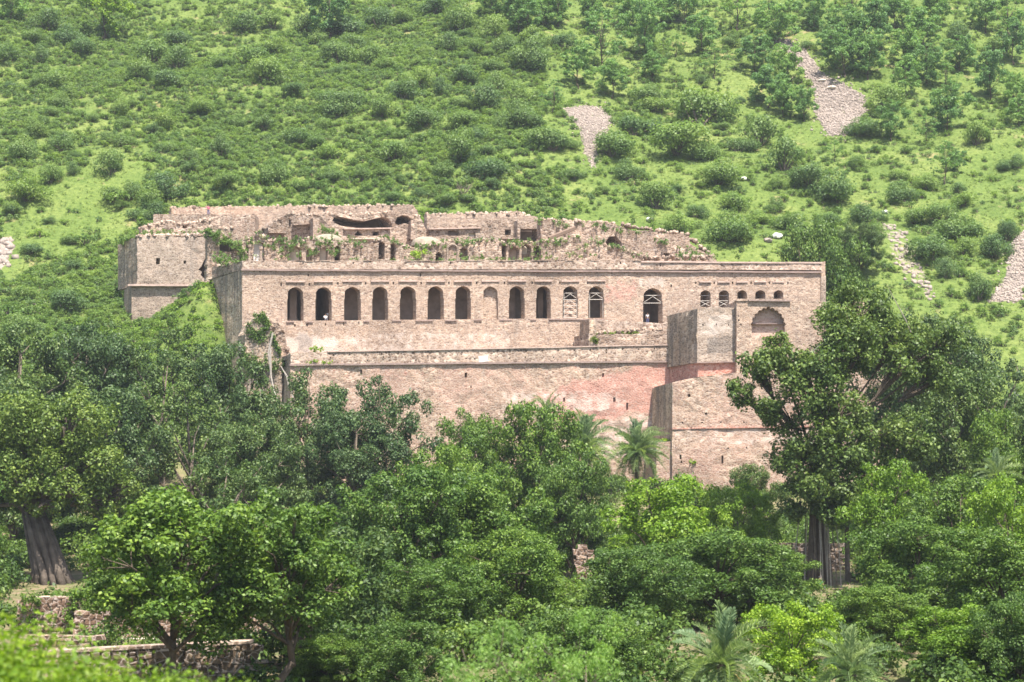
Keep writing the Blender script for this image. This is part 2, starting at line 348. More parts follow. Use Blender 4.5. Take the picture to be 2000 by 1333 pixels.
def make_tree(seed, H=14., Wc=12., base=.35, nlobe=9, leaf=.42, dens=1.0, leafm=L_MID, bark=M_BARK, trunk_r=.35, lean=.0, spread=1.0, openness=.0, flat=.7, asp=.6):
    """a tapered trunk with limbs; the crown is lobes of smaller leaf clumps. returns trunk mesh, crown mesh, H, Wc"""
    rg = np.random.default_rng(seed); tb = MB()
    z0 = H * base; cz = (H + z0) / 2; hz = (H - z0) / 2; R = Wc / 2
    fork = np.array([lean * H * .3, rg.normal(0, .2), z0 * .85])
    tb.tube([(0, 0, -.6), (fork[0] * .2, 0, .4), (fork[0] * .5 + rg.normal(0, .15), rg.normal(0, .15), z0 * .45), fork], [trunk_r * 1.5, trunk_r * 1.1, trunk_r * .9, trunk_r * .75], 9)
    V = []; nleaf = 0; lobes = []
    for k in range(nlobe):
        an = 2.39996 * k + rg.normal(0, .3); hh = -.92 + 1.75 * (k + .5) / nlobe + rg.normal(0, .08)
        rr = math.sqrt(max(0.08, 1 - (hh * .92) ** 2)) * rg.uniform(.52, .76) * R
        lobes.append((np.array([math.cos(an) * rr * spread, math.sin(an) * rr, cz + hh * hz * .82]), R * rg.uniform(.24, .42)))
    lobes.append((np.array([rg.normal(0, .1) * R, rg.normal(0, .1) * R, H - R * .32]), R * .36))
    if openness < .5: lobes.append((np.array([0, 0, cz]), R * .55))
    lead = np.array([rg.normal(0, .06) * R, rg.normal(0, .06) * R, z0 + (H - z0) * .8]); tb.tube([fork - np.array([0, 0, .3]), fork * .5 + lead * .5 + rg.normal(0, .2, 3), lead], [trunk_r * .74, trunk_r * .45, trunk_r * .12], 8)
    for c, r in lobes:
        f_ = min(.8, max(0, (c[2] - fork[2]) / (H - fork[2]) * .75 - .12 + rg.normal(0, .06))); st = fork + (lead - fork) * f_
        mid = st + (c - st) * .5 + rg.normal(0, .25, 3); mid[2] += .03 * H
        tb.tube([st - np.array([0, 0, .2]), mid, c, c + (c - mid) * .25], [trunk_r * .36, trunk_r * .24, trunk_r * .12, .02], 6)
        nc = max(6, int(12 * (1 - openness * .35)))
        for j in range(nc):
            d = rg.normal(0, 1, 3); d /= np.linalg.norm(d); d[2] = d[2] * .75 + .12
            cc = c + d * r * rg.uniform(.5, 1.0); cr = r * rg.uniform(.26, .46) * (1 - .2 * openness)
            if j < 3: tb.tube([c - (c - mid) * .2, c + (cc - c) * .6 + rg.normal(0, .1, 3), cc], [trunk_r * .16, trunk_r * .1, .015], 5, cap=False)
            n = int(dens * 12 * cr * cr / (leaf * leaf * asp))
            V.append(leaves(*clump_points(cc, cr, n, rg, flat, .6), leaf, asp, .5, rg)[0])
    V = np.concatenate(V)
    cm = mesh('crown', V, np.arange(len(V)).reshape(-1, 4), leafm)
    return tb.me('trunk', bark, True), cm, H, Wc

def make_shrub(seed, H=3., Wd=4., leaf=.34, dens=1.0, leafm=L_SHRUB, nlobe=7, stems=True):
    rg = np.random.default_rng(seed); V = []; tb = MB()
    for k in range(nlobe):
        an = rg.uniform(0, 6.28); rr = rg.uniform(.05, .95) * Wd / 2; hh = rg.uniform(.22, .8 - .35 * rr / (Wd / 2)) * H
        c = np.array([math.cos(an) * rr, math.sin(an) * rr, hh]); r = min(Wd, H * 1.3) * rg.uniform(.13, .32)
        V.append(leaves(*clump_points(c, r, int(dens * 9 * r * r / (leaf * leaf * .6)), rg, .85, .7), leaf, .6, .5, rg)[0])
        if stems: tb.tube([(0, 0, -.3), c * .5 + rg.normal(0, .1, 3), c], [.07, .05, .02], 4, cap=False)
    V = np.concatenate(V); nl = len(V) // 4
    b = len(tb.V)
    allV = np.concatenate([np.array(tb.V).reshape(-1, 3), V]) if b else V
    Fa = np.concatenate([np.array(tb.F, int).reshape(-1, 4), np.arange(b, b + 4 * nl).reshape(-1, 4)]) if b else np.arange(4 * nl).reshape(-1, 4)
    return mesh('shrub', allV, Fa, [leafm, M_BARK], [1] * len(tb.F) + [0] * nl), H, Wd

def place_tree(var, x, y, H, Wc, label, group, name='tree', rz=None, zoff=0.0, cat='tree', z=None):
    tm, cm, h0, w0 = var; gz = float(ground(x, y)) if z is None else z
    e = empty(name, (x, y, gz + zoff), label, cat, group, random.uniform(0, 6.28) if rz is None else rz)
    e.scale = (Wc / w0, Wc / w0, H / h0)
    link('trunk', tm, e); link('crown', cm, e)
    return e
def tree_at(var, px, D, top, wpx, label, group=None, name='broadleaf_tree', rz=None):
    x = (px - 1000) / F_PX * D; gz = float(ground(x, D)); H = W(px, top, D)[2] - gz
    return place_tree(var, x, D, H, wpx / ppm(D), label, group, name, rz)


# ================================================================ the ruined palace
DV = -.42                         # its side walls run back and to the left
pal = empty('palace', W(1000, 940, 290), 'long ruined pink stone palace with a row of arched windows on terraces', 'palace')
def arch(x0, x1, yt, yb, imp=None, ins=1.2, n=9, point=.22):
    """outline in pixels of a four-centred arch; imp: row of the impost where the opening narrows"""
    cx = (x0 + x1) / 2; L = [(x0, yb)]; i = 0
    if imp: L += [(x0, imp), (x0 + ins, imp - .6)]; i = ins
    hw = cx - x0 - i; ysp = yt + hw * .80
    for k in range(n):
        a = k / (n - 1) * math.pi / 2
        L.append((cx - hw * math.cos(a), ysp - (ysp - yt) * ((1 - point) * math.sin(a) + point * (k / (n - 1)) ** 1.6)))
    R = [(2 * cx - p[0], p[1]) for p in reversed(L[:-1])]
    return L + R
def dens(poly, step):
    out = []
    for i in range(len(poly)):
        a = np.array(poly[i]); b = np.array(poly[(i + 1) % len(poly)]); k = max(1, int(np.linalg.norm(b - a) / step))
        out += [tuple(a + (b - a) * j / k) for j in range(k)]
    return out
def rel(x, z, amp): return amp * (fbm(x * .35, z * .45, 21, 2) * .7 + vnoise(x * 1.4, z * 1.9, 33) * .6)

def panel(name, outl, Yp, thick, mat, holes=(), jit=0.0, amp=.05, stein=1.1, parent=None, dv=DV, step=12, sub=False, rows=None, caps=None, seed=0, paint=()):
    """a wall with real openings: front cut out of the plane y=Yp, edges and reveals run back by thick
    holes: (pixel outline, depth, cap material index or None); depth 0 leaves the reveal to another part"""
    rg = random.Random(seed + int(outl[0][0])); o2 = dens(outl, step)
    rmid = sum(p[1] for p in outl) / len(outl)
    if jit: o2 = [(p[0] + rg.uniform(-1, 1) * jit * .5, p[1] + (rg.uniform(-1, 1) * jit if p[1] < rmid else 0)) for p in o2]
    to = lambda q: Vector((W(q[0], q[1], Yp)[0], W(q[0], q[1], Yp)[2]))
    loop = [to(q) for q in o2]; hl = [[to(q) for q in h[0]] for h in holes]
    pts = list(loop); edges = [(i, (i + 1) % len(loop)) for i in range(len(loop))]
    for h in hl:
        b = len(pts); pts += h; edges += [(b + i, b + (i + 1) % len(h)) for i in range(len(h))]
    P = np.array([tuple(p) for p in loop]); lo = P.min(0); hi = P.max(0)
    gx, gz = np.meshgrid(np.arange(lo[0] + .4, hi[0], stein), np.arange(lo[1] + .3, hi[1], stein))
    gx = gx.ravel() + RNG.uniform(-.3, .3, gx.size) * stein; gz = gz.ravel() + RNG.uniform(-.3, .3, gz.size) * stein
    ok = inpoly(gx, gz, [tuple(p) for p in loop])
    for h in hl: ok &= ~inpoly(gx, gz, [tuple(p) for p in h])
    pts += [Vector((a, b)) for a, b in zip(gx[ok], gz[ok])]
    co, _, fc, *_ = delaunay_2d_cdt(pts, edges, [], 0, 1e-5)
    co = np.array([tuple(c) for c in co]); T = np.array([f for f in fc if len(f) == 3])
    cen = co[T].mean(1); k = inpoly(cen[:, 0], cen[:, 1], [tuple(p) for p in loop])
    for h in hl: k &= ~inpoly(cen[:, 0], cen[:, 1], [tuple(p) for p in h])
    T = T[k]; yy = Yp + rel(co[:, 0], co[:, 1], amp)
    V = [(c[0], y, c[1]) for c, y in zip(co, yy)]; Fs = []; Ms = []
    ed = {}
    for t in T:
        a, b, c = co[t]; cr = (b[0] - a[0]) * (c[1] - a[1]) - (b[1] - a[1]) * (c[0] - a[0])
        t = tuple(int(q) for q in t)
        if cr < 0: t = (t[0], t[2], t[1])
        Fs.append(t); Ms.append(0)
        for i in range(3): ed[(t[i], t[(i + 1) % 3])] = 1
    hb = [(min(p[0] for p in h) - 1e-3, max(p[0] for p in h) + 1e-3, min(p[1] for p in h) - 1e-3, max(p[1] for p in h) + 1e-3) for h in hl]
    bv = {}
    def back(i, d):
        if (i, d) not in bv: bv[(i, d)] = len(V); v = V[i]; V.append((v[0] + dv * d, v[1] + d, v[2]))
        return bv[(i, d)]
    for (i, j) in list(ed):
        if (j, i) in ed: continue
        d = thick; hk = None
        for q, (x0, x1, z0, z1) in enumerate(hb):
            if all(x0 <= V[e][0] <= x1 and z0 <= V[e][2] <= z1 for e in (i, j)): hk = q; d = holes[q][1]
        if d <= 0: continue
        Fs.append((i, back(i, d), back(j, d), j)); Ms.append(0)
    for h, hd in zip(hl, holes):
        if hd[1] > 0 and hd[2] is not None:
            b = len(V); V += [(p[0] + dv * hd[1], Yp + hd[1], p[1]) for p in h]; Fs.append(tuple(range(b, b + len(h)))); Ms.append(hd[2])
    me = mesh(name, V, Fs, [mat] + list(caps or []), Ms)
    if paint:
        A = np.array(V); qx, qy = project(A[:, 0], A[:, 1], A[:, 2]); C = np.zeros((len(V), 4), np.float32); C[:, 3] = 1
        for poly, ch, val in paint: C[:, ch] = np.maximum(C[:, ch], inpoly(qx, qy, poly) * val)
        at = me.color_attributes.new('paint', 'FLOAT_COLOR', 'POINT'); at.data.foreach_set('color', C.ravel())
    return link(name, me, parent or pal, True)

def side(name, A, B, Ya, Yb, mat, parent=None, jit=0.0, thick=1.0, nu=10, nv=12, amp=.06, mat2=None):
    """a wall running back: A, B = (px, row top, row bottom) at depths Ya, Yb"""
    a0 = np.array(W(A[0], A[1], Ya)); a1 = np.array(W(A[0], A[2], Ya)); b0 = np.array(W(B[0], B[1], Yb)); b1 = np.array(W(B[0], B[2], Yb))
    mb = MB(); n = np.cross(b1 - a1, np.array([0, 0, 1.])); n /= np.linalg.norm(n)
    if n[0] > 0: n = -n
    V = []
    for i in range(nu + 1):
        for j in range(nv + 1):
            u = i / nu; v = j / nv; p = (a0 * (1 - u) + b0 * u) * (1 - v) + (a1 * (1 - u) + b1 * u) * v
            if v == 0 and jit: p = p + np.array([0, 0, random.uniform(-jit, jit)])
            V.append(p + n * float(rel(p[1] * 1.0, p[2], amp)))
    k = len(V); V += [p - n * thick for p in V]
    q = lambda i, j: i * (nv + 1) + j
    Fs = [(q(i, j), q(i, j + 1), q(i + 1, j + 1), q(i + 1, j)) for i in range(nu) for j in range(nv)]
    per = [(q(i, 0), q(i + 1, 0)) for i in range(nu)] + [(q(i + 1, nv), q(i, nv)) for i in range(nu)] + [(q(0, j + 1), q(0, j)) for j in range(nv)] + [(q(nu, j), q(nu, j + 1)) for j in range(nv)]
    Fs += [(b, a, a + k, b + k) for a, b in per]
    mb.add(V, Fs); return mb.obj(name, mat, parent or pal)

def ledge(name, A, B, Yf, proud, h_px, mat, parent=None, back=.6, wob=.03, seg=2.5):
    """a thin projecting course along a pixel line"""
    mb = MB(); n = max(1, int(abs(B[0] - A[0]) / ppm(Yf) / seg))
    for k in range(n):
        p = [np.array(W(A[0] + (B[0] - A[0]) * t, A[1] + (B[1] - A[1]) * t, Yf)) for t in (k / n, (k + 1) / n)]
        hh = h_px / ppm(Yf); dz = random.uniform(-wob, wob)
        x0, x1 = p[0][0] + .002, p[1][0] - .002; z0, z1 = p[0][2] + dz, p[1][2] + dz; yf = Yf - proud + random.uniform(-wob, wob)
        yb = Yf + back; s = DV * (yb - yf)
        mb.add([(x0, yf, z0 - hh), (x1, yf, z1 - hh), (x1 + s, yb, z1 - hh), (x0 + s, yb, z0 - hh), (x0, yf, z0), (x1, yf, z1), (x1 + s, yb, z1), (x0 + s, yb, z0)],
               [(0, 3, 2, 1), (4, 5, 6, 7), (0, 1, 5, 4), (1, 2, 6, 5), (2, 3, 7, 6), (3, 0, 4, 7)])
    return mb.obj(name, mat, parent or pal)

def reveal(name, poly, Yp, d, mat, mat_out=None):
    to = [W(q[0], q[1], Yp) for q in poly]; mb = MB(); n = len(to)
    f = [(p[0], p[1] + float(rel(p[0], p[2], .05)), p[2]) for p in to]; b = [(p[0] + DV * d, Yp + d, p[2]) for p in to]
    mb.add(f + b, [(i, n + i, n + (i + 1) % n, (i + 1) % n) for i in range(n)]); return mb.obj(name, mat, pal)

M_DOME = simple('tan_vault_plaster', (.25, .205, .155), .95, .35, 1.0, bump=.4)
# ---- upper front wall with its arches
FY = 300.0
BIG = [(561, 593, 561, 627), (616, 648, 561, 626.5), (672, 705, 560.5, 626), (727, 758, 560, 625.5), (781, 813, 559.5, 625), (835, 867, 559, 624.5), (889, 920, 559, 624),
       (943, 973, 560, 623.5), (994, 1025, 559, 623), (1047, 1076, 559, 622.5), (1099, 1129, 559, 622), (1149, 1180, 559, 621.5)]
arcs = [arch(x0, x1, yt, yb, 585 + (yb - 627) * .5) for x0, x1, yt, yb in BIG]
TALL = arch(1256, 1294, 563, 632, 588, 1.0)
SM = [(1368, 1388, 567, 600), (1404, 1424, 567, 600), (1440, 1459, 567, 584), (1475, 1495, 567, 584), (1511, 1530, 567, 584)]
sarcs = [arch(*q) for q in SM]
holes = []
for i, p in enumerate(arcs): holes.append((p, .55, 0) if i == 7 else (p, 0, None))
holes.append((TALL, 0, None)); holes += [(p, 2.2, 1) for p in sarcs]
def sq(x, y, w=3, h=6): return [(x - w / 2, y + h / 2), (x - w / 2, y - h / 2), (x + w / 2, y - h / 2), (x + w / 2, y + h / 2)]
put = [sq(549, 556, 3, 7), sq(604, 556), sq(602, 532 + 6, 3, 5), sq(821, 537, 3, 7), sq(1311, 559, 3, 6)]
put += [sq(660 + 54.2 * k, 554 - .2 * k, 3, 5) for k in range(10)] + [sq(1359 + 36 * k, 553, 3, 5) for k in range(6)]
put += [sq(576, 636, 3, 5), sq(600, 635, 3, 5), sq(636, 634, 2, 5), sq(671, 633, 2, 6), sq(701, 631, 2, 6)]
holes += [(p, .4, 1) for p in put]
panel('facade_wall', [(473, 527), (1605, 531), (1605, 700), (473, 700)], FY, 1.3, M_FACE, holes, caps=[M_INNER], step=30, stein=.8, paint=[
    ([(546, 655), (650, 653), (655, 690), (546, 690)], 1, .6), ([(650, 655), (1000, 640), (1000, 690), (650, 690)], 1, .34), ([(1250, 541), (1300, 541), (1300, 562), (1250, 562)], 1, .4),
    ([(1430, 535), (1605, 535), (1605, 600), (1430, 600)], 1, .12), ([(575, 655), (612, 655), (608, 690), (580, 690)], 2, .5), ([(1180, 545), (1250, 545), (1250, 580), (1200, 600), (1180, 590)], 0, .4), ([(1350, 530), (1605, 530), (1605, 590), (1350, 600)], 0, .1)])
panel('parapet', [(473, 510.5), (900, 510), (1200, 509), (1252, 508), (1252, 526.6), (473, 526.4)], FY - .12, .9, M_PARA, [(sq(x, 514, 3, 4), .3, 1) for x in (592, 690, 880, 1052, 1052 + 160)], jit=1.0, caps=[M_INNER], step=8)
panel('parapet', [(1252.3, 512.5), (1605, 514.5), (1605, 528), (1252.3, 526.8)], FY - .11, .9, M_PARA, [(sq(x, 519, 3, 3), .3, 1) for x in (1290, 1410, 1500)], caps=[M_INNER], step=20)
ledge('coping', (1252.5, 510), (1606, 512.5), FY - .12, .12, 3.0, M_HOOD)
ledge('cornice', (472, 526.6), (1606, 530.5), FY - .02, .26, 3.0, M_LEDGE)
ledge('coping', (480, 509.5), (1252, 508), FY - .1, .05, 1.2, M_PARA, wob=.09, seg=1.2)
for i, (p, q) in enumerate(zip(arcs, BIG)):
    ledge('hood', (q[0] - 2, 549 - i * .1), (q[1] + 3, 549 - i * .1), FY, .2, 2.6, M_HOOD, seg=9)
    if i == 7:
        hb_ = MB(); c = W(954, 573, FY); hb_.box(c[0] - .45, c[0] + .45, FY + .50, FY + .548, c[2] - .4, c[2] + .4); hb_.obj('blocked_vent', M_INNER, pal)
for q in SM: ledge('hood', (q[0] - 2, 550), (q[1] + 2, 550), FY, .17, 2.4, M_HOOD, seg=9)
for x0, x1, r in [(560, 575, 628.5), (598, 612, 628.5), (656, 678, 627.5), (710, 722, 627), (766, 784, 626.5), (812, 846, 626), (870, 893, 625.5), (926, 942, 625), (976, 1000, 624.6), (1036, 1048, 624.2), (1072, 1182, 623.4)]:
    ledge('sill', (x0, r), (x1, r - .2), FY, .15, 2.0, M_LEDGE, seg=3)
windows = []
for i, p in enumerate(arcs):
    if i != 7: windows.append(reveal('arched_window', p, FY, 1.3, M_FACE))
tw = reveal('arched_window', TALL, FY, 1.3, M_FACE)
# the long room behind the arches: floor, back wall, ceiling, cross walls
def room(px0, px1, r0, r1, Ya, Yb):
    a = W(px0, r0, FY); b = W(px1, r1, FY); x0, x1, z1, z0 = a[0], b[0], a[2], b[2]; mb = MB()
    s0, s1 = DV * (Ya - FY), DV * (Yb - FY)
    V = [(x0 + s0, Ya, z0), (x1 + s0, Ya, z0), (x1 + s1, Yb, z0), (x0 + s1, Yb, z0), (x0 + s0, Ya, z1), (x1 + s0, Ya, z1), (x1 + s1, Yb, z1), (x0 + s1, Yb, z1)]
    mb.add(V, [(0, 1, 2, 3), (4, 7, 6, 5), (3, 2, 6, 7), (0, 3, 7, 4), (1, 5, 6, 2)]); return mb.obj('gallery_room', M_INNER, pal)
room(548, 660, 543, 627.3, FY + 1.3, FY + 10)
room(660.5, 935, 543, 626.6, FY + 1.3, FY + 4.2)
room(980, 1092, 543, 624, FY + 1.3, FY + 6.0)
room(1092.5, 1200, 543, 623, FY + 1.3, FY + 4.5)
room(1240, 1310, 550, 632.4, FY + 1.3, FY + 6.0)
def pillar(px, Yp, w=.7, h0=627, h1=544):
    c = W(px, h0, FY); t = W(px, h1, FY); s = DV * (Yp - FY); mb = MB(); z0 = c[2]; zt = t[2]
    mb.box(c[0] + s - w / 2, c[0] + s + w / 2, Yp - w / 2, Yp + w / 2, z0, zt); mb.box(c[0] + s - w * .68, c[0] + s + w * .68, Yp - w * .68, Yp + w * .68, z0, z0 + .5)
    mb.box(c[0] + s - w * .68, c[0] + s + w * .68, Yp - w * .68, Yp + w * .68, zt - .5, zt); mb.obj('inner_pillar', M_INNER, pal)
pillar(588, FY + 3.5, 1.0); pillar(640, FY + 6)
for px in (1004, 1060): pillar(px + 20, FY + 4.2, .8, 624)
# painted timber braces in three of the windows
def braces(win, x0, x1, rows, cross, Yb=FY + .35, full=None):
    def bar(a, b, r=.036):
        mb = MB(); mb.bar(W(a[0], a[1], Yb), W(b[0], b[1], Yb), r); mb.obj('brace', M_PAINT, win)
    for r in rows: bar((x0, r), (x1, r))
    for a, b in cross:
        cx = (x0 + x1) / 2
        bar((cx, a + .6), (x0, b - .6), .03); bar((cx, a + .6), (x1, b - .6), .03)
    if full: bar((x1 - 1.5, full[0]), (x1 - 1.5, full[1])); bar((x0 + 1.5, full[0]), (x0 + 1.5, full[1]))
braces(windows[9], 1100, 1128, (573, 586, 598, 610, 620.5), ((574, 585), (587, 597), (599, 609), (611, 620)), full=(573, 621))
braces(windows[10], 1150, 1179, (573, 585.5), ((574, 585),), full=(573, 621))
braces(tw, 1257, 1293, (577.5, 592.5), ((579, 592),))
lp = MB(); a_ = W(1101, 587, FY + .5); b_ = W(1128, 621.5, FY + .5); lp.box(a_[0], b_[0], FY + .5, FY + .58, b_[2], a_[2]); lp.obj('window_board', M_LOW, windows[9])
for q in (1, 2):
    x0, x1 = SM[q - 1][:2]; mb = MB()
    for a, b in (((x0, 588), (x1, 588)), ((x0, 599), (x1, 589)), ((x0, 589), (x1, 599)), ((x0 + 1, 578), (x1 - 1, 578))): mb.bar(W(*a, FY + .4), W(*b, FY + .4), .03)
    mb.obj('brace', M_PAINT, pal)
# ---- left return of the main block
side('side_wall', (473.5, 528, 800), (413, 546, 720), FY, FY + 12, M_WEATH)
side('side_parapet', (473.5, 511, 527), (411.5, 524, 545), FY - .2, FY + 12, M_RUIN, jit=.25)
panel('ruined_wall', [(404, 446), (425, 442), (452, 448), (470, 470), (482, 500), (482, 530), (404, 548)], FY + 11.5, 1.2, M_RUIN, [(arch(429, 456, 464, 492), 2.2, 1)], jit=3, caps=[M_LEDGE], step=6, amp=.15)

# ---- left corner block
LY = 318.0
crack = [(402, 502), (397, 512), (393, 521), (387, 527), (394, 531), (392, 538), (400, 545), (405, 546), (406.5, 530), (405.5, 504)]
panel('corner_block_wall', [(268, 462), (300, 460), (350, 463), (409.8, 461), (409.8, 556), (268, 556)], LY, 1.2, M_GREYW, [(sq(308.5, 510.5, 8, 12), 1.2, 1), (sq(361, 512.5, 5, 6), .8, 1), (crack, 2.5, 1)], jit=2.0, caps=[M_LEDGE], step=7, amp=.1)
panel('corner_block_base', [(257, 559), (411, 559), (411, 690), (257, 690)], LY + .5, 1.2, M_GREYW, [(sq(400, 565, 3, 3), .3, 1)], caps=[M_LEDGE], amp=.09)
ledge('string_course', (250, 556), (397, 555.5), LY, .16, 3.5, M_HOOD)
side('corner_block_side', (268.5, 462, 557), (230, 478, 567), LY, LY + 9, M_WEATH, jit=.2)
side('corner_block_side', (257.5, 559, 690), (243, 566, 680), LY + .5, LY + 5, M_WEATH)
fl = MB(); p0 = W(268, 557.5, LY); p1 = W(231, 567.5, LY + 9); p2 = W(257, 559, LY + .6); p3 = W(244, 567, LY + 6)
fl.add([p0, p1, p3, p2], [(0, 1, 2, 3)]); fl.obj('overhang_soffit', M_LEDGE, pal)
tp = MB(); z_ = W(300, 466, LY)[2]; tp.add([(W(268, 462, LY)[0], LY + .5, z_), (W(411, 462, LY)[0], LY + .5, z_), (W(411, 462, LY)[0] - 6, LY + 16, z_ + 1.2), (W(268, 462, LY)[0] - 4, LY + 12, z_ + 1.2)], [(0, 1, 2, 3)]); tp.obj('rubble_roof', M_RUIN, pal)
panel('ruined_wall', [(275, 447), (300, 438), (330, 434), (352, 440), (380, 437), (405, 432), (430, 426), (431, 470), (275, 470)], LY + 10, 1.2, M_RUIN, [(sq(361, 442, 9, 8), 1.2, 1)], jit=3, caps=[M_LEDGE], step=6, amp=.25)

# ---- back walls and broken vaults on the roof
def ruin(outl, Yp, hol=(), thick=1.3, mat=M_RUIN, jit=1.6, amp=.12, name='ruined_wall', step=6, caps=None): return panel(name, outl, Yp, thick, mat, hol, jit=jit, amp=amp, step=step, caps=caps or [M_LEDGE, M_PLAST, M_WHITE, M_INNER])
ruin([(335, 406), (450, 404), (600, 403), (700, 402), (808, 400.5), (816, 416), (832, 446), (832, 520), (335, 500)], 350, jit=.8, mat=M_FACE, name='back_wall', step=14)
side('back_wall_side', (335, 406, 480), (329, 414, 478), 350, 356, M_WEATH)
panel('ruined_wall', [(399, 430), (436, 427), (436, 470), (399, 470)], 342, 5, M_RUIN, jit=1.5, step=5, amp=.2)
vaultA = [(649, 431), (652, 425), (662, 423), (676, 426), (692, 430), (712, 432), (728, 428), (746, 424), (757, 426), (764, 434), (766, 444), (735, 447), (700, 446), (668, 442), (655, 437)]
vaultB = [(771, 436), (776, 425), (786, 421), (797, 423), (806, 430), (812, 441), (812, 447), (803, 447), (801, 439), (790, 437), (777, 440)]
ruin([(560, 420), (596, 421), (612, 424), (640, 418), (660, 416), (720, 418), (780, 415), (808, 419), (824, 430), (833, 450), (834, 505), (520, 505), (524, 444), (545, 426)], 338,
     [(vaultA, 5, 1), (vaultB, 4, 1), ([(692, 460), (700, 449), (709, 460)], 2, 1), (sq(734, 456.5, 13, 8), 2, 1), (sq(566, 436, 4, 14), .8, 1)], thick=8, jit=1.4, amp=.3, step=6)
ledge('broken_cornice', (575, 440), (613, 437), 338, 1.0, 1.6, M_PARA); ledge('broken_cornice', (672, 447), (765, 446), 338, .5, 2.2, M_HOOD)
ledge('broken_cornice', (525, 454), (560, 455), 338, .8, 2, M_PARA); ledge('string_course', (690, 466), (740, 466), 338, .5, 2, M_PLAST)
side('vault_fin', (612, 426, 470), (604, 430, 468), 334, 338, M_RUIN); side('vault_fin', (803, 430, 468), (798, 434, 466), 334, 338, M_RUIN)
ruin([(834, 419), (900, 418), (1018, 415.5), (1024, 421), (1051, 424), (1053, 432), (1056, 480), (834, 490)], 345, mat=M_FACE, jit=.9, name='back_wall', step=9)
ruin([(838, 446), (880, 442), (940, 440), (946, 433), (1012, 430), (1012, 478), (838, 480)], 337, [(sq(992, 454, 12, 11), 2, 1), (sq(886, 456, 22, 10), 1.0, 1), (sq(922, 459, 14, 7), .5, 2)], jit=1.6)
ledge('string_course', (838, 447), (940, 445), 337, .4, 2.0, M_HOOD); ledge('string_course', (980, 466), (1008, 466), 337, .6, 2, M_PARA)
ruin([(1011, 432), (1058, 431), (1060, 476), (1011, 476)], 335.5, [([(1016, 473), (1016, 447), (1054, 447), (1054, 473)], 3, 4), ], jit=.8)
ruin([(1056, 429), (1120, 432), (1200, 437), (1232, 449), (1290, 455), (1344, 459), (1348, 476), (1366, 488), (1385, 499), (1400, 503), (1400, 520), (1056, 520)], 333,
     [([(1183, 498), (1182, 474), (1190, 462), (1204, 462), (1214, 474), (1219, 498)], 3.5, 1), (sq(1302, 499, 12, 9), 2, 1)], jit=1.6, amp=.25)
mb = MB(); p, q = W(1072, 466, 329), W(1123, 446, 331); mb.tube([p, q], [.35, .4], 5); mb.obj('fallen_beam', M_WOOD, pal)
ledge('string_course', (1008, 478), (1052, 477), 331, .8, 2.2, M_PARA)
# the broken arcade just behind the parapet
TY = 316.0
top = [(470, 478), (478, 466), (492, 468), (500, 459), (512, 462), (520, 472), (548, 470), (560, 480), (575, 472), (590, 476), (600, 466), (640, 476), (655, 470), (672, 480), (690, 469), (715, 478), (735, 473), (752, 466), (772, 474), (792, 480), (808, 488), (830, 478), (850, 482), (866, 474), (884, 470), (900, 478), (930, 474), (945, 468), (985, 474), (998, 476), (1010, 480), (1030, 474), (1060, 474), (1075, 470), (1090, 474), (1110, 468), (1134, 464), (1152, 472), (1172, 476), (1190, 482), (1210, 486), (1240, 494), (1254, 502)]
ah = [(arch(480, 491, 476, 512), 1.6, 1), (arch(496, 516, 470, 512), .7, 3), (arch(522, 534, 480, 512), 1.2, 4), (arch(566, 588, 480, 513), .9, 2), (arch(596, 612, 484, 512), .8, 4), (arch(624, 640, 484, 512), .8, 2),
      (arch(654, 664, 482, 512), 1.8, 1), (arch(678, 692, 486, 512), 1.4, 1), (arch(738, 752, 474, 506), 2.4, 1), (arch(761, 774, 476, 512), 1.6, 4), (arch(779, 793, 490, 512), .4, 3), (arch(851, 863, 492, 512), 1.8, 1),
      (arch(873, 895, 477, 513), 1.4, 1), (arch(899, 913, 485, 512), .9, 4), (arch(979, 990, 478, 508), 2, 1), (arch(994, 1013, 481, 510), .9, 4), (arch(1020, 1037, 480, 510), 1.2, 2), (arch(1042, 1058, 482, 508), 1.5, 1),
      (arch(1078, 1098, 478, 508), 1.1, 4), (arch(1121, 1151, 472, 508), .7, 3), (arch(1160, 1172, 482, 506), 1.4, 1)]
rr_ = random.Random(4); ah2 = []
for p_, d_, c_ in ah:
    if rr_.random() < .22: continue
    k_ = rr_.uniform(-2.5, 2.5); w_ = rr_.uniform(.75, 1.15); cx_ = sum(q[0] for q in p_) / len(p_)
    ah2.append(([(cx_ + (q[0] - cx_) * w_ + (rr_.uniform(-1.1, 1.1) if 0 < i_ < len(p_) - 1 else 0), min(513, q[1] + (k_ + rr_.uniform(-1.3, 1.3) if 0 < i_ < len(p_) - 1 else 0))) for i_, q in enumerate(p_)], d_ * 1.3, c_))
ruin(top + [(1254, 520), (470, 520)], TY, ah2, thick=1.4, jit=3.4, amp=.2, step=5, name='broken_arcade')
for x0, x1, yt in ((874, 894, 478),):            # lighter arch mouldings that still stand
    P = arch(x0, x1, yt, 512); mb = MB(); mb.tube([W(a, b, TY - .1) for a, b in P], [.17] * len(P), 5); mb.obj('arch_moulding', M_GREYW, pal)
sq_ = MB(); c = W(1134, 488, TY); sq_.box(c[0] - .5, c[0] + .5, TY + .52, TY + .68, c[2] - .35, c[2] + .35); sq_.obj('niche_slot', M_INNER, pal)
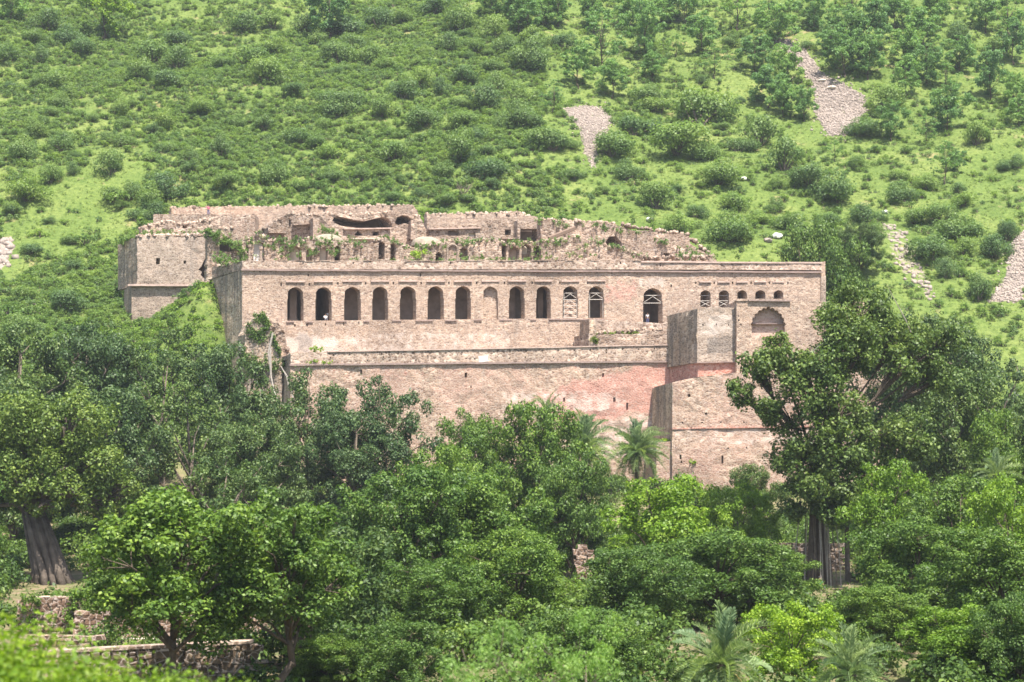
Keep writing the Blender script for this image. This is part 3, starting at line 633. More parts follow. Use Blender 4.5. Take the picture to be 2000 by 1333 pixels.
for px, r0, r1, wd in ((487, 512, 478, .4), (509, 512, 482, .45), (719, 512, 488, .32), (786, 512, 494, .3), (917, 512, 492, .3), (1062, 512, 490, .32)):
    b = W(px, r0, TY - 2.2); t = W(px, r1, TY - 2.2); mb = MB()
    mb.tube([b, (b[0], b[1], b[2] + .4), (b[0], b[1], b[2] + .45), (t[0] + .05, t[1], t[2] - .5), (t[0] + .05, t[1], t[2] - .45), t], [wd * .75, wd * .75, wd * .5, wd * .44, wd * .7, wd * .75], 8); mb.obj('broken_pillar', M_GREYW if px % 2 else M_RUIN, pal)
for px, row, rx, rz, Yv in ((640, 470, 31, 20, 327), (832, 474, 31, 19, 326)):      # plastered vault shells still standing
    c = W(px, row, Yv); s = 1 / ppm(Yv); V = []; Fs = []; nu, nv = 16, 7
    for j in range(nv + 1):
        for i in range(nu):
            a = 2 * math.pi * i / nu; e = (j / nv) * math.pi / 2; k = 1 + .06 * math.sin(3 * a + j)
            V.append((c[0] + rx * s * math.cos(a) * math.cos(e) * k, c[1] + rx * s * .9 * math.sin(a) * math.cos(e) * k, c[2] - .6 + rz * s * math.sin(e) ** .8))
    for j in range(nv):
        for i in range(nu): Fs.append((j * nu + i, j * nu + (i + 1) % nu, (j + 1) * nu + (i + 1) % nu, (j + 1) * nu + i))
    mb = MB(); mb.add(V, Fs); mb.obj('vault_shell', M_DOME, pal, smooth=True)
# roofs of the two tiers, seen only from above
def slab(px0, px1, row, Ya, Yb, mat=M_RUIN):
    z = W(px0, row, Ya)[2]; mb = MB(); x0 = W(px0, row, Ya)[0]; x1 = W(px1, row, Ya)[0]; mb.box(x0, x1, Ya, Yb, z - .5, z, 0, DV); mb.obj('roof_slab', mat, pal)
slab(474, 1604, 514, FY + .7, TY + 3); slab(472, 1250, 497, TY + 1.4, 340); slab(1250, 1604, 512.5, TY + 3.001, 334)
panel('rear_wall', [(1604, 512), (1612, 511), (1612, 700), (1604, 700)], FY + .5, 18, M_FACE)
panel('ruined_wall', [(1604, 540), (1613, 539), (1613, 700), (1604, 700)], FY - .2, 2.0, M_GREYW)

# ---- terrace, retaining wall
RY = 290.0
ph = []
for k in range(21):
    x = 652 + k * 31.3; t = (x - 568) / 742; ph.append((sq(x, 689 - 14.5 * t + 6.5 + random.uniform(-.5, .5), 2.6, 3.2), .5, 1))
    if k % 3 != 1: ph.append((sq(x + random.uniform(-9, 9), 689 - 14.5 * t + random.choice((12, 18, 19.5)), 2.6, 3), .5, 1))
panel('terrace_parapet', [(568, 691), (600, 689), (632, 688.5), (1000, 681), (1309, 675), (1309, 704.5), (568, 711.5)], RY, 1.0, M_PARA, ph, jit=.5, caps=[M_INNER], step=14)
ledge('coping', (640, 686.6), (1312, 673), RY - .05, .1, 2.0, M_HOOD, wob=.02)
ledge('cornice', (566, 711.5), (1312, 704.6), RY, .14, 3.4, M_LEDGE)
panel('stone_block', [(934, 696), (953, 695), (954, 706), (936, 708)], RY - .06, .1, M_WHITE, step=4)
rh = [(sq(705.5, 727, 4, 9), .8, 1), (sq(910, 733, 5, 10), .8, 1), (sq(1178, 733, 4, 8), .8, 1), (sq(1102, 781, 4, 8), .8, 1), (sq(1200, 781, 5, 9), .8, 1), (sq(1225, 794, 4, 14), .8, 1), (sq(920, 756, 3, 4), .4, 1)]
panel('retaining_wall', [(567, 714), (1312, 707), (1312, 985), (567, 985)], RY + .12, 1.2, M_LOW, rh, caps=[M_INNER], amp=.12, step=30, stein=.8, paint=[
    ([(1000, 790), (1072, 762), (1130, 742), (1190, 735), (1240, 722), (1312, 707), (1312, 790), (1270, 800), (1228, 812), (1180, 830), (1100, 830)], 0, .62), ([(567, 714), (1312, 707), (1312, 730), (567, 740)], 0, .26),
    ([(975, 765), (1180, 762), (1230, 790), (1160, 810), (985, 806)], 1, .38), ([(1150, 830), (1275, 800), (1275, 900), (1150, 900)], 1, .36), ([(567, 714), (1000, 712), (1000, 724), (567, 728)], 2, .1)])
side('terrace_side', (567.5, 713, 985), (541, 722, 985), RY + .12, FY, M_WEATH); side('terrace_side', (568.5, 691, 711), (544, 700, 722), RY, FY, M_WEATH)
slab(570, 1308, 694, RY + .5, FY + .1, M_RUIN)
panel('broken_corner', [(478, 662), (484, 640), (498, 624), (514, 619), (524, 628), (528, 646), (536, 668), (552, 688), (552, 985), (478, 985)], FY - 5, 3.5, M_WEATH, jit=2.5, step=5, amp=.3)
panel('broken_corner', [(522, 622), (545, 634), (556, 652), (560, 676), (566, 700), (566, 985), (522, 985)], FY - 2.5, 2.2, M_RUIN, jit=2.5, step=5, amp=.3)
side('broken_corner_side', (484, 636, 985), (466, 668, 900), FY - 5, FY - 1, M_WEATH, jit=.3)
# low platform in front of the last arches
panel('platform_wall', [(1150, 653), (1165, 655), (1250, 652), (1252, 643), (1275, 646), (1303, 641), (1303, 690), (1150, 690)], FY - 5, 4.6, M_RUIN, jit=1.5, step=6, amp=.15)
panel('platform_wall', [(1150, 624), (1302, 633), (1302, 690), (1150, 690)], FY - 1.2, 1.0, M_PARA, jit=1.0, amp=.1)
side('platform_side', (1150.5, 624, 690), (1134, 626, 690), FY - 5, FY - .1, M_WEATH)

# ---- right bastion and the wall below it
BY = 280.0
panel('bastion_wall', [(1362, 603), (1400, 601), (1437.6, 600), (1437.6, 708.5), (1362, 708.5)], BY, 10, M_GREYW, [(sq(1373, 635, 3, 4), .5, 1), (sq(1399, 634, 2, 4), .5, 1), (sq(1423, 635, 2, 4), .5, 1)], jit=.8, caps=[M_INNER], amp=.1, dv=-.3, stein=.6, paint=[([(1380, 655), (1437, 655), (1437, 692), (1380, 692)], 2, .6), ([(1362, 618), (1437, 612), (1437, 660), (1362, 655)], 1, .4)])
side('bastion_side', (1362, 603.5, 708), (1303, 618, 718), BY, BY + 10.2, M_WEATH, amp=.12)
panel('bastion_base', [(1363, 709), (1445, 708), (1445, 760), (1363, 760)], BY + .25, 9, M_RED, dv=-.28)
side('bastion_base_side', (1363.2, 709, 760), (1308, 718, 772), BY + .25, BY + 10, M_RED)
ledge('string_course', (1361, 707.5), (1442, 706.3), BY, .18, 2.0, M_LEDGE)
mf = []                                            # scalloped arch
cx, r0, hw, hh = 1500.5, 640, 32.5, 39
mf.append((cx - hw, 660)); mf.append((cx - hw, r0))
nl = 11
for k in range(nl * 4 + 1):
    a = k / (nl * 4) * math.pi; sc = 1 + .085 * abs(math.sin(a * nl)) - .03
    mf.append((cx - hw * math.cos(a) * sc, r0 - hh * (math.sin(a) ** .85 * .86 + .14 * (1 - abs(math.cos(a)))) * sc))
mf += [(cx + hw, r0), (cx + hw, 660)]
panel('gatehouse_wall', [(1438.6, 588), (1700, 590), (1700, 760), (1438.6, 760)], BY - 1.1, 12, M_FACE, [(mf, 1.1, 1), (sq(1443, 626, 3, 4), .4, 1), (sq(1447, 634, 3, 3), .4, 1), (sq(1442, 618, 2, 3), .4, 1)], caps=[M_PINKP], step=25, dv=-.1)
ledge('string_course', (1462, 586.5), (1545, 587.5), BY - 1.1, .28, 2.4, M_LEDGE)
ledge('coping', (1438, 587), (1462, 586.5), BY - 1.1, .1, 1.6, M_PARA)
ledge('niche_shelf', (1470, 632), (1531, 632), BY - .25, .25, 1.6, M_LEDGE)
lw = [(sq(x, y, w_, h_), .6, 1) for x, y, w_, h_ in ((1333, 826, 3, 3), (1371, 826, 3, 3), (1408, 825, 3, 3), (1453, 825, 3, 3), (1329, 893, 4, 9), (1331, 903, 3, 4), (1411, 898, 4, 16), (1346, 773, 5, 6), (1379, 808, 4, 4), (1422, 876, 3, 3), (1458, 875, 3, 3))]
panel('lower_wall', [(1313, 747), (1365, 736), (1440, 728), (1790, 724), (1790, 985), (1313, 985)], BY - 2.2, 13, M_LOW, lw, caps=[M_INNER], amp=.14, jit=.4, dv=-.13, stein=.8, paint=[([(1313, 838), (1790, 830), (1790, 866), (1313, 866)], 1, .32), ([(1360, 865), (1790, 865), (1790, 930), (1360, 930)], 0, .2), ([(1400, 858), (1530, 860), (1530, 868), (1400, 864)], 1, .4)])
side('lower_wall_side', (1313, 748, 985), (1274, 759, 985), BY - 2.2, BY + 10, M_WEATH, amp=.12)
ledge('string_course', (1313, 836.5), (1790, 829), BY - 2.2, .14, 2.4, M_RED)
panel('plinth', [(1282, 864), (1318, 862), (1318, 985), (1282, 985)], BY - 1.6, 9, M_LOW, dv=-.1)
panel('outer_wall', [(1690, 690), (1795, 688), (1795, 760), (1690, 760)], BY + 2, 6, M_LOW)

# ---- loose rubble lying on the wall tops: too small to pick apart
def stones(name, pts, s0, s1, mat, parent=None, label=None):
    base = np.array([(-1, -1, -1), (1, -1, -1), (1, 1, -1), (-1, 1, -1), (-1, -1, 1), (1, -1, 1), (1, 1, 1), (-1, 1, 1)], float) * .5
    fc = np.array([(0, 3, 2, 1), (4, 5, 6, 7), (0, 1, 5, 4), (1, 2, 6, 5), (2, 3, 7, 6), (3, 0, 4, 7)])
    n = len(pts); V = np.repeat(base[None], n, 0) * RNG.uniform(.72, 1.15, (n, 8, 3)); V[:, 4:, :2] *= RNG.uniform(.5, .95, (n, 1, 1))
    V *= (RNG.uniform(s0, s1, (n, 1, 1)) * RNG.uniform(.6, 1.25, (n, 1, 3)))
    q = RNG.normal(0, 1, (n, 4)); q[:, 1:3] *= .25; q /= np.linalg.norm(q, axis=1)[:, None]; a, b, c, d = q.T
    R = np.stack([1 - 2 * (c * c + d * d), 2 * (b * c - a * d), 2 * (b * d + a * c), 2 * (b * c + a * d), 1 - 2 * (b * b + d * d), 2 * (c * d - a * b), 2 * (b * d - a * c), 2 * (c * d + a * b), 1 - 2 * (b * b + c * c)], -1).reshape(n, 3, 3)
    V = np.einsum('nij,nkj->nki', R, V) + np.asarray(pts)[:, None]
    Fa = (fc[None] + 8 * np.arange(n)[:, None, None]).reshape(-1, 4)
    o = link(name, mesh(name, V.reshape(-1, 3), Fa, mat), parent, True); o['kind'] = 'stuff'
    if label: o['label'] = label
    return o
def along(poly, Yp, n, dz=.0, sy=.5, sz=.12):
    out = []; L = [math.dist(poly[i], poly[i + 1]) for i in range(len(poly) - 1)]; tot = sum(L)
    for _ in range(n):
        t = random.uniform(0, tot); i = 0
        while t > L[i] and i < len(L) - 1: t -= L[i]; i += 1
        f = min(1, t / L[i]); p = W(poly[i][0] + (poly[i + 1][0] - poly[i][0]) * f, poly[i][1] + (poly[i + 1][1] - poly[i][1]) * f, Yp)
        dy = random.uniform(.1, sy); out.append((p[0] + DV * dy, p[1] + dy, p[2] + dz + random.uniform(-sz, sz)))
    return out
rub = along(top, TY, 260, .05, 1.2) + along([(275, 447), (330, 434), (352, 440), (380, 437), (430, 426)], LY + 10, 120, .1, 1.2) + along([(268, 463), (409, 461)], LY, 110, .1, 1.0) + along([(404, 446), (452, 448), (482, 500)], FY + 11.5, 60, .1, 1)
rub += along([(524, 444), (560, 420), (640, 418), (808, 419), (834, 450)], 338, 150, .05, 3) + along([(1056, 429), (1200, 437), (1344, 459), (1400, 503)], 333, 170, .05, 1.2) + along([(335, 406), (808, 401), (832, 446)], 350, 150, .0, 1.2) + along([(834, 419), (1018, 416), (1053, 432)], 345, 90, 0, 1)
rub += along([(484, 640), (514, 619), (552, 688)], FY - 5, 40, .05, 1) + along([(522, 622), (572, 700)], FY - 2.5, 30, .05, 1) + along([(1253, 502), (1400, 503)], TY + 4, 70, .2, 6) + along([(1150, 653), (1303, 641)], FY - 5, 40, .05, 3)
stones('loose_rubble', rub, .25, .75, M_RUIN, pal, 'loose broken stones lying along the wall tops')
# ================================================================ vegetation
GT = 'trees in the valley below the palace'
V_DARK = [make_tree(11, 20, 18, .12, 16, .36, .85, L_DARK, M_BARK, .5, flat=.82), make_tree(12, 20, 19, .10, 17, .36, .85, L_DARK, M_BARK, .5, .1, flat=.82), make_tree(13, 20, 17, .12, 14, .36, .8, L_DARK, M_BARK, .45, -.1, openness=.5, flat=.82)]
V_MID = [make_tree(21, 12, 13, .08, 14, .26, .85, L_MID, M_BARKD, .28, flat=.82), make_tree(22, 12, 12, .08, 13, .26, .85, L_MID, M_BARKD, .28, .15, flat=.82), make_tree(23, 12, 13.5, .06, 14, .27, .85, L_MID, M_BARKD, .3, -.1, flat=.82)]
V_MIDH = [make_tree(25, 13, 10, .30, 17, .24, .85, L_MID, M_BARKD, .26, flat=.82), make_tree(26, 13, 10, .30, 16, .24, .85, L_MID, M_BARKD, .26, .2, flat=.82)]
V_LIGHT = [make_tree(31, 10, 10.5, .08, 12, .25, .85, L_LIGHT, M_BARKD, .22, flat=.82), make_tree(32, 10, 11, .06, 12, .25, .85, L_LIGHT, M_BARKD, .22, .1, flat=.82)]
V_OPEN = make_tree(41, 18, 18, .22, 14, .36, .85, L_DARK, M_BARKD, .36, openness=.7, flat=.9)
V_HILL = [make_tree(51, 8, 8, .10, 9, .32, .9, L_HILL, M_BARKD, .14), make_tree(52, 8, 7, .12, 8, .32, .9, L_HILL, M_BARKD, .13, .1), make_tree(53, 8, 8.5, .08, 10, .32, .9, L_HILL, M_BARKD, .15), make_tree(54, 8, 6, .2, 8, .3, .8, L_HILL, M_BARKD, .11, openness=.6)]
V_HLITE = make_tree(55, 9, 7, .1, 10, .32, .9, L_LIGHT, M_BARKD, .16)
V_FEATH = make_tree(61, 8, 7.5, .2, 12, .15, .34, L_FEATH, M_BARK, .14, openness=.5, asp=.4)

VALLEY = [   # variant, px, depth, top row, crown width px, label
 (V_DARK[0], 30, 252, 632, 300, 'grey-green broad tree at the hill foot below the pale rock slip'),
 (V_DARK[1], 175, 258, 622, 270, 'tall dull green tree below the bare grass slope'),
 (V_DARK[2], 315, 256, 640, 250, 'loose-crowned tree with pale bare twigs below the corner block'),
 (V_DARK[0], 440, 250, 668, 230, 'dense dark tree below the grassy bank beside the palace corner'),
 (V_DARK[1], 20, 226, 745, 290, 'dark spreading tree standing behind the fluted old trunk'),
 (V_DARK[0], 215, 228, 752, 270, 'large dark tree rising behind the round bushy crowns'),
 (V_DARK[2], 375, 232, 742, 260, 'big dark tree between the old banyan and the ivy stub'),
 (V_DARK[1], 500, 228, 800, 220, 'dark tree in front of the terrace end'),
 (V_OPEN, 600, 246, 720, 250, 'open tree with forked trunk against the terrace end wall'),
 (V_OPEN, 735, 240, 735, 270, 'open dark tree with wall showing under its crown'),
 (V_DARK[0], 690, 236, 800, 220, 'compact dark tree before the retaining wall'),
 (V_MID[0], 935, 226, 800, 190, 'slim green tree against the middle of the retaining wall'),
 (V_MID[1], 1040, 222, 785, 220, 'green tree beside the grey-green palms'),
 (V_MID[2], 860, 200, 862, 230, 'mid green tree in front of the open dark trees'),
 (V_MID[0], 1120, 205, 880, 190, 'olive green tree in front of the two grey-green palms'),
 (V_MIDH[0], 345, 111, 945, 430, 'broad round green tree above the rubble wall'),
 (V_DARK[2], 430, 178, 870, 280, 'dark glossy tree above the broad round green tree'),
 (V_MIDH[1], 545, 114, 965, 360, 'grey-green tree with thick leaning stem over the stone retaining wall'),
 (V_MID[2], 800, 158, 905, 340, 'largest mid green tree in the middle of the grove'),
 (V_MID[1], 960, 162, 925, 300, 'rounded green tree right of the largest grove tree'),
 (V_MID[0], 850, 138, 1085, 250, 'small round green tree on a thin dark stem'),
 (V_MID[2], 1010, 142, 1030, 270, 'full green tree beside the standing stone wall stub'),
 (V_LIGHT[0], 1290, 172, 930, 300, 'bright yellow-green tree below the palace bastion'),
 (V_MID[0], 1400, 152, 1030, 310, 'wide mid green tree in front of the bright yellow-green one'),
 (V_MID[2], 1250, 145, 1065, 240, 'green tree with drooping dark limb near the standing stub'),
 (V_LIGHT[1], 1440, 205, 935, 190, 'pale green bushy tree left of the great banyan'),
 (V_DARK[0], 1470, 222, 905, 130, 'small dark tree at the foot of the lower wall'),
 (V_MID[1], 1520, 158, 1080, 190, 'green tree in front of the banyan roots'),
 (V_DARK[1], 1800, 246, 600, 290, 'tall dark tree right behind the great banyan'),
 (V_DARK[2], 1935, 250, 655, 250, 'dark tree below the scree at the slope foot'),
 (V_DARK[0], 1860, 222, 715, 270, 'broad dark tree with a deep shaded hollow beneath'),
 (V_MID[1], 1965, 212, 800, 200, 'mid green tree beside the pale date palm'),
 (V_LIGHT[0], 1740, 190, 900, 210, 'light green tree just right of the banyan stem'),
 (V_MID[2], 1870, 178, 925, 260, 'light mid green tree above the thicket beyond the banyan'),
 (V_LIGHT[1], 1970, 160, 920, 230, 'yellowish green tree at the edge of the thicket beyond the banyan'),
 (V_MID[0], 1790, 150, 1005, 290, 'wide green tree in the thicket beyond the banyan'),
 (V_MID[1], 1935, 136, 1030, 300, 'dense green tree low in the thicket beyond the banyan'),
 (V_MID[2], 1700, 132, 1140, 230, 'low round tree behind the foreground palm clump'),
 (V_LIGHT[0], 1850, 122, 1180, 260, 'light green tree beside the foreground palm clump'),
 (V_MID[0], 1985, 118, 1150, 240, 'green tree beside the low light green tree and the palm clump'),
 (V_MID[1], 800, 116, 1215, 230, 'low leafy tree behind the feathery acacia'),
 (V_MID[2], 1160, 118, 1185, 250, 'low green tree between the acacia and the large palm'),
 (V_LIGHT[1], 1540, 118, 1170, 240, 'light green low tree beside the large foreground palm'),
 (V_MID[0], 640, 122, 1235, 200, 'shaded low tree beside the stone retaining wall'),
 (V_DARK[1], 2110, 235, 720, 280, 'broad dark tree at the grove end beyond the mid green tree'),
 (V_MID[0], 2120, 165, 960, 300, 'green tree at the end of the thicket beyond the banyan'),
 (V_MID[2], 2210, 130, 1080, 300, 'round green tree past the end of the thicket'),
 (V_DARK[2], -130, 240, 660, 300, 'tall dark tree past the old banyan'),
 (V_MID[1], -120, 160, 900, 300, 'green tree past the ruined pier'),
]
for v, px, D, tr, wp, lab in VALLEY: tree_at(v, px, D, tr, wp, lab, GT)

def fluted(mb, p0, p1, r0, r1, n=14, rng=random):
    """an old fig trunk: a bundle of grown-together stems"""
    p0 = np.array(p0, float); p1 = np.array(p1, float)
    mb.tube([p0, p0 * .5 + p1 * .5, p1], [r0 * .82, (r0 + r1) * .38, r1 * .8], 12)
    for k in range(n):
        a = 2 * math.pi * k / n; d = np.array([math.cos(a), math.sin(a), 0]); t = rng.uniform(-.25, .25)
        d2 = np.array([math.cos(a + t), math.sin(a + t), 0])
        mb.tube([p0 + d * r0 * 1.15 - np.array([0, 0, .4]), p0 + (p1 - p0) * .2 + d * r0 * .8, p0 + (p1 - p0) * .6 + d2 * (r0 + r1) * .42, p1 + d2 * r1 * .85], [rng.uniform(.22, .4) * r0 * .6] * 2 + [.22 * r0 * .6, .18 * r0 * .5], 6)
# the great banyan at the right, with hanging roots
def banyan(px, D, top, wpx, label, lobes, trunk_h, tr, roots, leaf=.34, densi=.85, lean=(0, 0), leafm=L_BANY, limbs_pale=4):
    x = (px - 1000) / F_PX * D; gz = float(ground(x, D)); e = empty('banyan_tree', (x, D, gz), label, 'tree', GT); rg = np.random.default_rng(px)
    H = W(px, top, D)[2] - gz; R = wpx / ppm(D) / 2
    tb = MB(); fk = np.array([lean[0], lean[1], trunk_h]); fluted(tb, (0, 0, -.4), fk, tr, tr * .62)
    V = []; pale = MB()
    for lx, lrow, lr, ly in lobes:                      # crown lobes: pixel offset, row, radius px, depth offset
        c = np.array([(lx - px) / ppm(D), ly, W(lx, lrow, D)[2] - gz]); r = lr / ppm(D)
        m1 = fk + (c - fk) * .35 + np.array([0, 0, .5]); m2 = fk + (c - fk) * .7 + rg.normal(0, .3, 3)
        if len(V) % 32 == 0: tb.tube([fk - np.array([0, 0, .6]), m1, m2, c], [tr * .24, tr * .16, tr * .09, .05], 7)
        for j in range(16):
            d = rg.normal(0, 1, 3); d /= np.linalg.norm(d); d[2] = d[2] * .9 + .05
            cc = c + d * r * rg.uniform(.5, .95); cr = r * rg.uniform(.30, .50)
            tb.tube([m2, c * .5 + cc * .5 + rg.normal(0, .15, 3), cc], [tr * .1, tr * .07, .02], 5, cap=False)
            V.append(leaves(*clump_points(cc, cr, int(densi * 12.5 * cr * cr / (leaf * leaf * .62)), rg, .95, .7), leaf, .62, .7, rg)[0])
    link('trunk', tb.me('trunk', M_FIG if px < 500 else M_BARKD, True), e)
    V = np.concatenate(V); link('crown', mesh('crown', V, np.arange(len(V)).reshape(-1, 4), leafm), e)
    for k in range(limbs_pale):                          # bare silvery branch ends poking out of the crown
        lx, lrow, lr, ly = lobes[k % len(lobes)]; c = np.array([(lx - px) / ppm(D), ly - lr / ppm(D) * .8, W(lx, lrow, D)[2] - gz]); mb = MB(); p = c + rg.normal(0, .8, 3); pts = [p]
        v_ = np.array([rg.normal(0, .4), -.25, rg.normal(.2, .3)])
        for q in range(4): v_ = v_ + rg.normal(0, .14, 3); p = p + v_; pts.append(p)
        mb.tube(pts, [.07, .06, .05, .035, .015], 5); o = mb.obj('bare_branch', M_PALEB, e, world=False)
    for k in range(roots):
        a = rg.uniform(0, 6.28); rr = rg.uniform(.6, 2.9) * tr; ht = rg.uniform(.55, .95) * trunk_h; mb = MB(); bx, by = math.cos(a) * rr, math.sin(a) * rr
        mb.tube([(bx * .7, by * .7, ht), (bx * .9 + rg.normal(0, .1), by * .9, ht * .5), (bx, by, -.3)], [.05, .045, .07], 5); mb.obj('hanging_root', M_PALEB if k % 2 else M_BARK, e, world=False)
    return e
banyan(1592, 200, 560, 480, 'great banyan with hanging roots standing before the gatehouse', [
    (1690, 605, 58, 1), (1628, 645, 46, -1), (1760, 650, 52, 1), (1540, 702, 48, -1), (1482, 725, 44, -1), (1446, 772, 32, -1), (1512, 682, 34, -1), (1650, 700, 62, -2), (1800, 690, 50, 0), (1580, 760, 60, -3), (1850, 660, 40, 1), (1700, 620, 50, 3),
    (1530, 815, 45, -1), (1640, 800, 50, -3), (1700, 850, 55, -2), (1590, 860, 55, -2), (1780, 860, 50, -1), (1530, 895, 40, -1), (1620, 930, 45, -3), (1830, 740, 45, 1), (1640, 600, 40, 2), (1750, 720, 40, -2), (1560, 950, 34, -2), (1660, 980, 42, -3), (1610, 1000, 40, -2.5), (1545, 1000, 30, -1), (1700, 920, 50, -1), (1560, 900, 45, -3), (1640, 880, 50, -3.5), (1600, 820, 48, -4), (1500, 800, 32, -2), (1600, 710, 46, -3), (1660, 650, 44, -2), (1600, 950, 42, -4)], 11.5, .85, 26)
banyan(112, 204, 780, 300, 'old banyan with a thick fluted grey trunk above the ruined pier', [
    (60, 850, 80, 0), (150, 830, 70, -1), (200, 900, 60, -1), (10, 930, 60, -1), (110, 915, 52, -2), (240, 960, 45, 0), (-30, 880, 70, 1), (190, 980, 46, -1), (-20, 985, 45, 0), (235, 1020, 36, 0), (105, 968, 42, -3.2), (60, 950, 40, -3), (150, 960, 38, -3)], 6.8, 1.9, 0, lean=(-2.2, 0), limbs_pale=0)
# a leaning pale fig stem over the stone wall at the lower left
e = empty('leaning_fig_stem', (W(600, 1320, 124)[0], 124, float(ground(W(600, 1320, 124)[0], 124))), 'thick pale leaning fig stem beside the stone retaining wall', 'tree', None)
mb = MB(); mb.tube([(0, 0, -.4), (-.4, 0, 2.2), (.3, .1, 4.2), (2.4, .2, 6.2)], [.75, .6, .45, .25], 10); mb.tube([(-.3, 0, 2.0), (-1.4, .1, 4.2), (-1.9, .2, 6)], [.55, .4, .2], 8); mb.tube([(.2, .1, 4.0), (-.5, 0, 5.5), (-.3, 0, 7)], [.4, .3, .15], 7)
link('trunk', mb.me('trunk', M_BARKD, True), e)
V_ = []
for q in range(60):
    c = np.array([RNG.uniform(-4.5, 4.5), RNG.uniform(-3, 2.5), RNG.uniform(3.4, 8.5)]); r_ = RNG.uniform(.6, 1.0); V_.append(leaves(*clump_points(c, r_, int(10 * r_ * r_ / .045), RNG, .75), .27, .6)[0])
V_ = np.concatenate(V_); link('crown', mesh('crown', V_, np.arange(len(V_)).reshape(-1, 4), L_DARK), e)
# bare pale branches hanging beside the ivy stub
e = empty('bare_fig_branch', W(533, 800, 262), 'bare curved pale branch hanging beside the overgrown terrace end', 'branch')
for P in ([(528, 680), (529, 735), (535, 765), (546, 790), (560, 794), (572, 780), (570, 755), (585, 735)], [(533, 650), (524, 690), (529, 735)], [(565, 760), (560, 735), (548, 715)]):
    mb = MB(); mb.tube([W(a, b, 262) for a, b in P], [.12] * (len(P) - 1) + [.04], 5); mb.obj('twig', M_PALEB, e)

# feathery acacia close below the camera
tree_at(V_FEATH, 985, 40, 1215, 330, 'pale feathery acacia in the near foreground', None, 'acacia_tree'); tree_at(V_FEATH, 1150, 48, 1195, 300, 'taller pale feathery acacia right of the other acacia', None, 'acacia_tree', 2.0)

# ---- palms
def frond_mesh(L=2.8, n=34, wid=.5, seed=1, droop=.36, mat=None):
    rg = np.random.default_rng(seed); mb = MB(); P = []
    for k in range(9):
        t = k / 8; P.append((L * t * (1 - .06 * t), 0, L * (.22 * t - droop * t * t - droop * .5 * t ** 4)))
    mb.tube(P, [.04 - .034 * k / 8 for k in range(9)], 4, 1, cap=False)
    for k in range(n):
        t = .10 + .90 * k / n; i = min(7, int(t * 8)); f = t * 8 - i; a = np.array(P[i]) * (1 - f) + np.array(P[i + 1]) * f; ln = wid * L * .42 * math.sin(math.pi * min(1, .2 + .78 * t)) ** .6 * rg.uniform(.85, 1.1)
        for s in (-1, 1):
            d = np.array([.66, s * .62, .36 + rg.normal(0, .16)]); d /= np.linalg.norm(d); tip = a + d * ln; tip[2] -= ln * .12; m_ = a + d * ln * .45; wv = np.array([.05, 0, .02]) * L * .36
            mb.add([a, m_ + wv, tip, m_ - wv], [(0, 1, 2, 3)])
    return mb.me('frond', [mat or L_PALM, mat or L_PALM])
FR = [frond_mesh(seed=1, droop=.22), frond_mesh(seed=2, droop=.38), frond_mesh(2.5, 30, .45, 3, .55)]; FRD = frond_mesh(2.3, 24, .38, 4, .5, L_DEADP)
def palm(px, row, D, rpx, label, n=34, group='date palms in the valley', base=None):
    c = np.array(W(px, row, D)); gz = float(ground(c[0], D)); h = max(.6, c[2] - gz); e = empty('date_palm', (c[0], D, gz), label, 'palm', group, random.uniform(0, 6))
    mb = MB(); mb.tube([(0, 0, -.4), (.05, 0, h * .5), (0, 0, h)], [.3, .24, .26], 9); link('trunk', mb.me('trunk', M_BARK), e)
    s = rpx / ppm(D) / 2.55
    for k in range(n):
        u = (k + .5) / n; dead = u > .86 and k % 3 == 0; o = link('frond', FRD if dead else FR[(k * 7 + k // 5) % 3], e); o.location = (0, 0, h)
        o.rotation_euler = (random.uniform(-.4, .4), -math.radians(84 - 150 * u ** 1.05 + random.uniform(-10, 10)), k * 2.39996 + random.uniform(-.35, .35)); sc = s * random.uniform(.72, 1.15); o.scale = (sc, sc, sc)
palm(1244, 884, 236, 62, 'grey-green date palm standing alone in front of the bastion foot', 88)
palm(1140, 876, 240, 72, 'larger grey-green date palm beside the lone one', 80)
palm(1068, 812, 250, 44, 'date palm top showing above the green trees', 30)
palm(1412, 1298, 96, 108, 'large date palm with arching fronds in the foreground', 56)
palm(1662, 1318, 92, 94, 'broad palm clump right of the large foreground palm', 54)
palm(1945, 930, 200, 55, 'pale date palm in the thicket beyond the banyan', 30)
palm(1655, 1030, 205, 50, 'small palm growing by the banyan roots', 28)

# ---- shrubs and trees on the hillside
SH = [make_shrub(s, 3.2, 4.0, .21, .95, L_SHRUB, 12) for s in (71, 72, 73, 74, 75, 76, 77, 78)]
SHL = [make_shrub(s, 1.6, 3.4, .26, .9, L_SCRUB, 7) for s in (81, 82, 83)]
def shrub(px, py, rpx, kind, label, group, tall=1.0, name='shrub', pyfoot=True):
    foot = py + rpx * .62
    if 200 < px < 1640 and foot > 396 and not (px < 330 and foot < 440): foot = min(foot, 396 + max(0, (px - 820) * .13))
    x, y, z = hit(px, foot, 300 if px < 1650 else 280)
    me, h0, w0 = random.choice(kind); s = (2.7 if px < 1060 else 2.35) * rpx / ppm(y) / w0
    o = link(name, me); o.location = (x, y, z - .15); o.rotation_euler = (0, 0, random.uniform(0, 6.28)); o.scale = (s * random.uniform(.8, 1.35), s * random.uniform(.8, 1.2), s * tall * random.uniform(.75, 1.1))
    return tag(o, label, 'shrub', group)
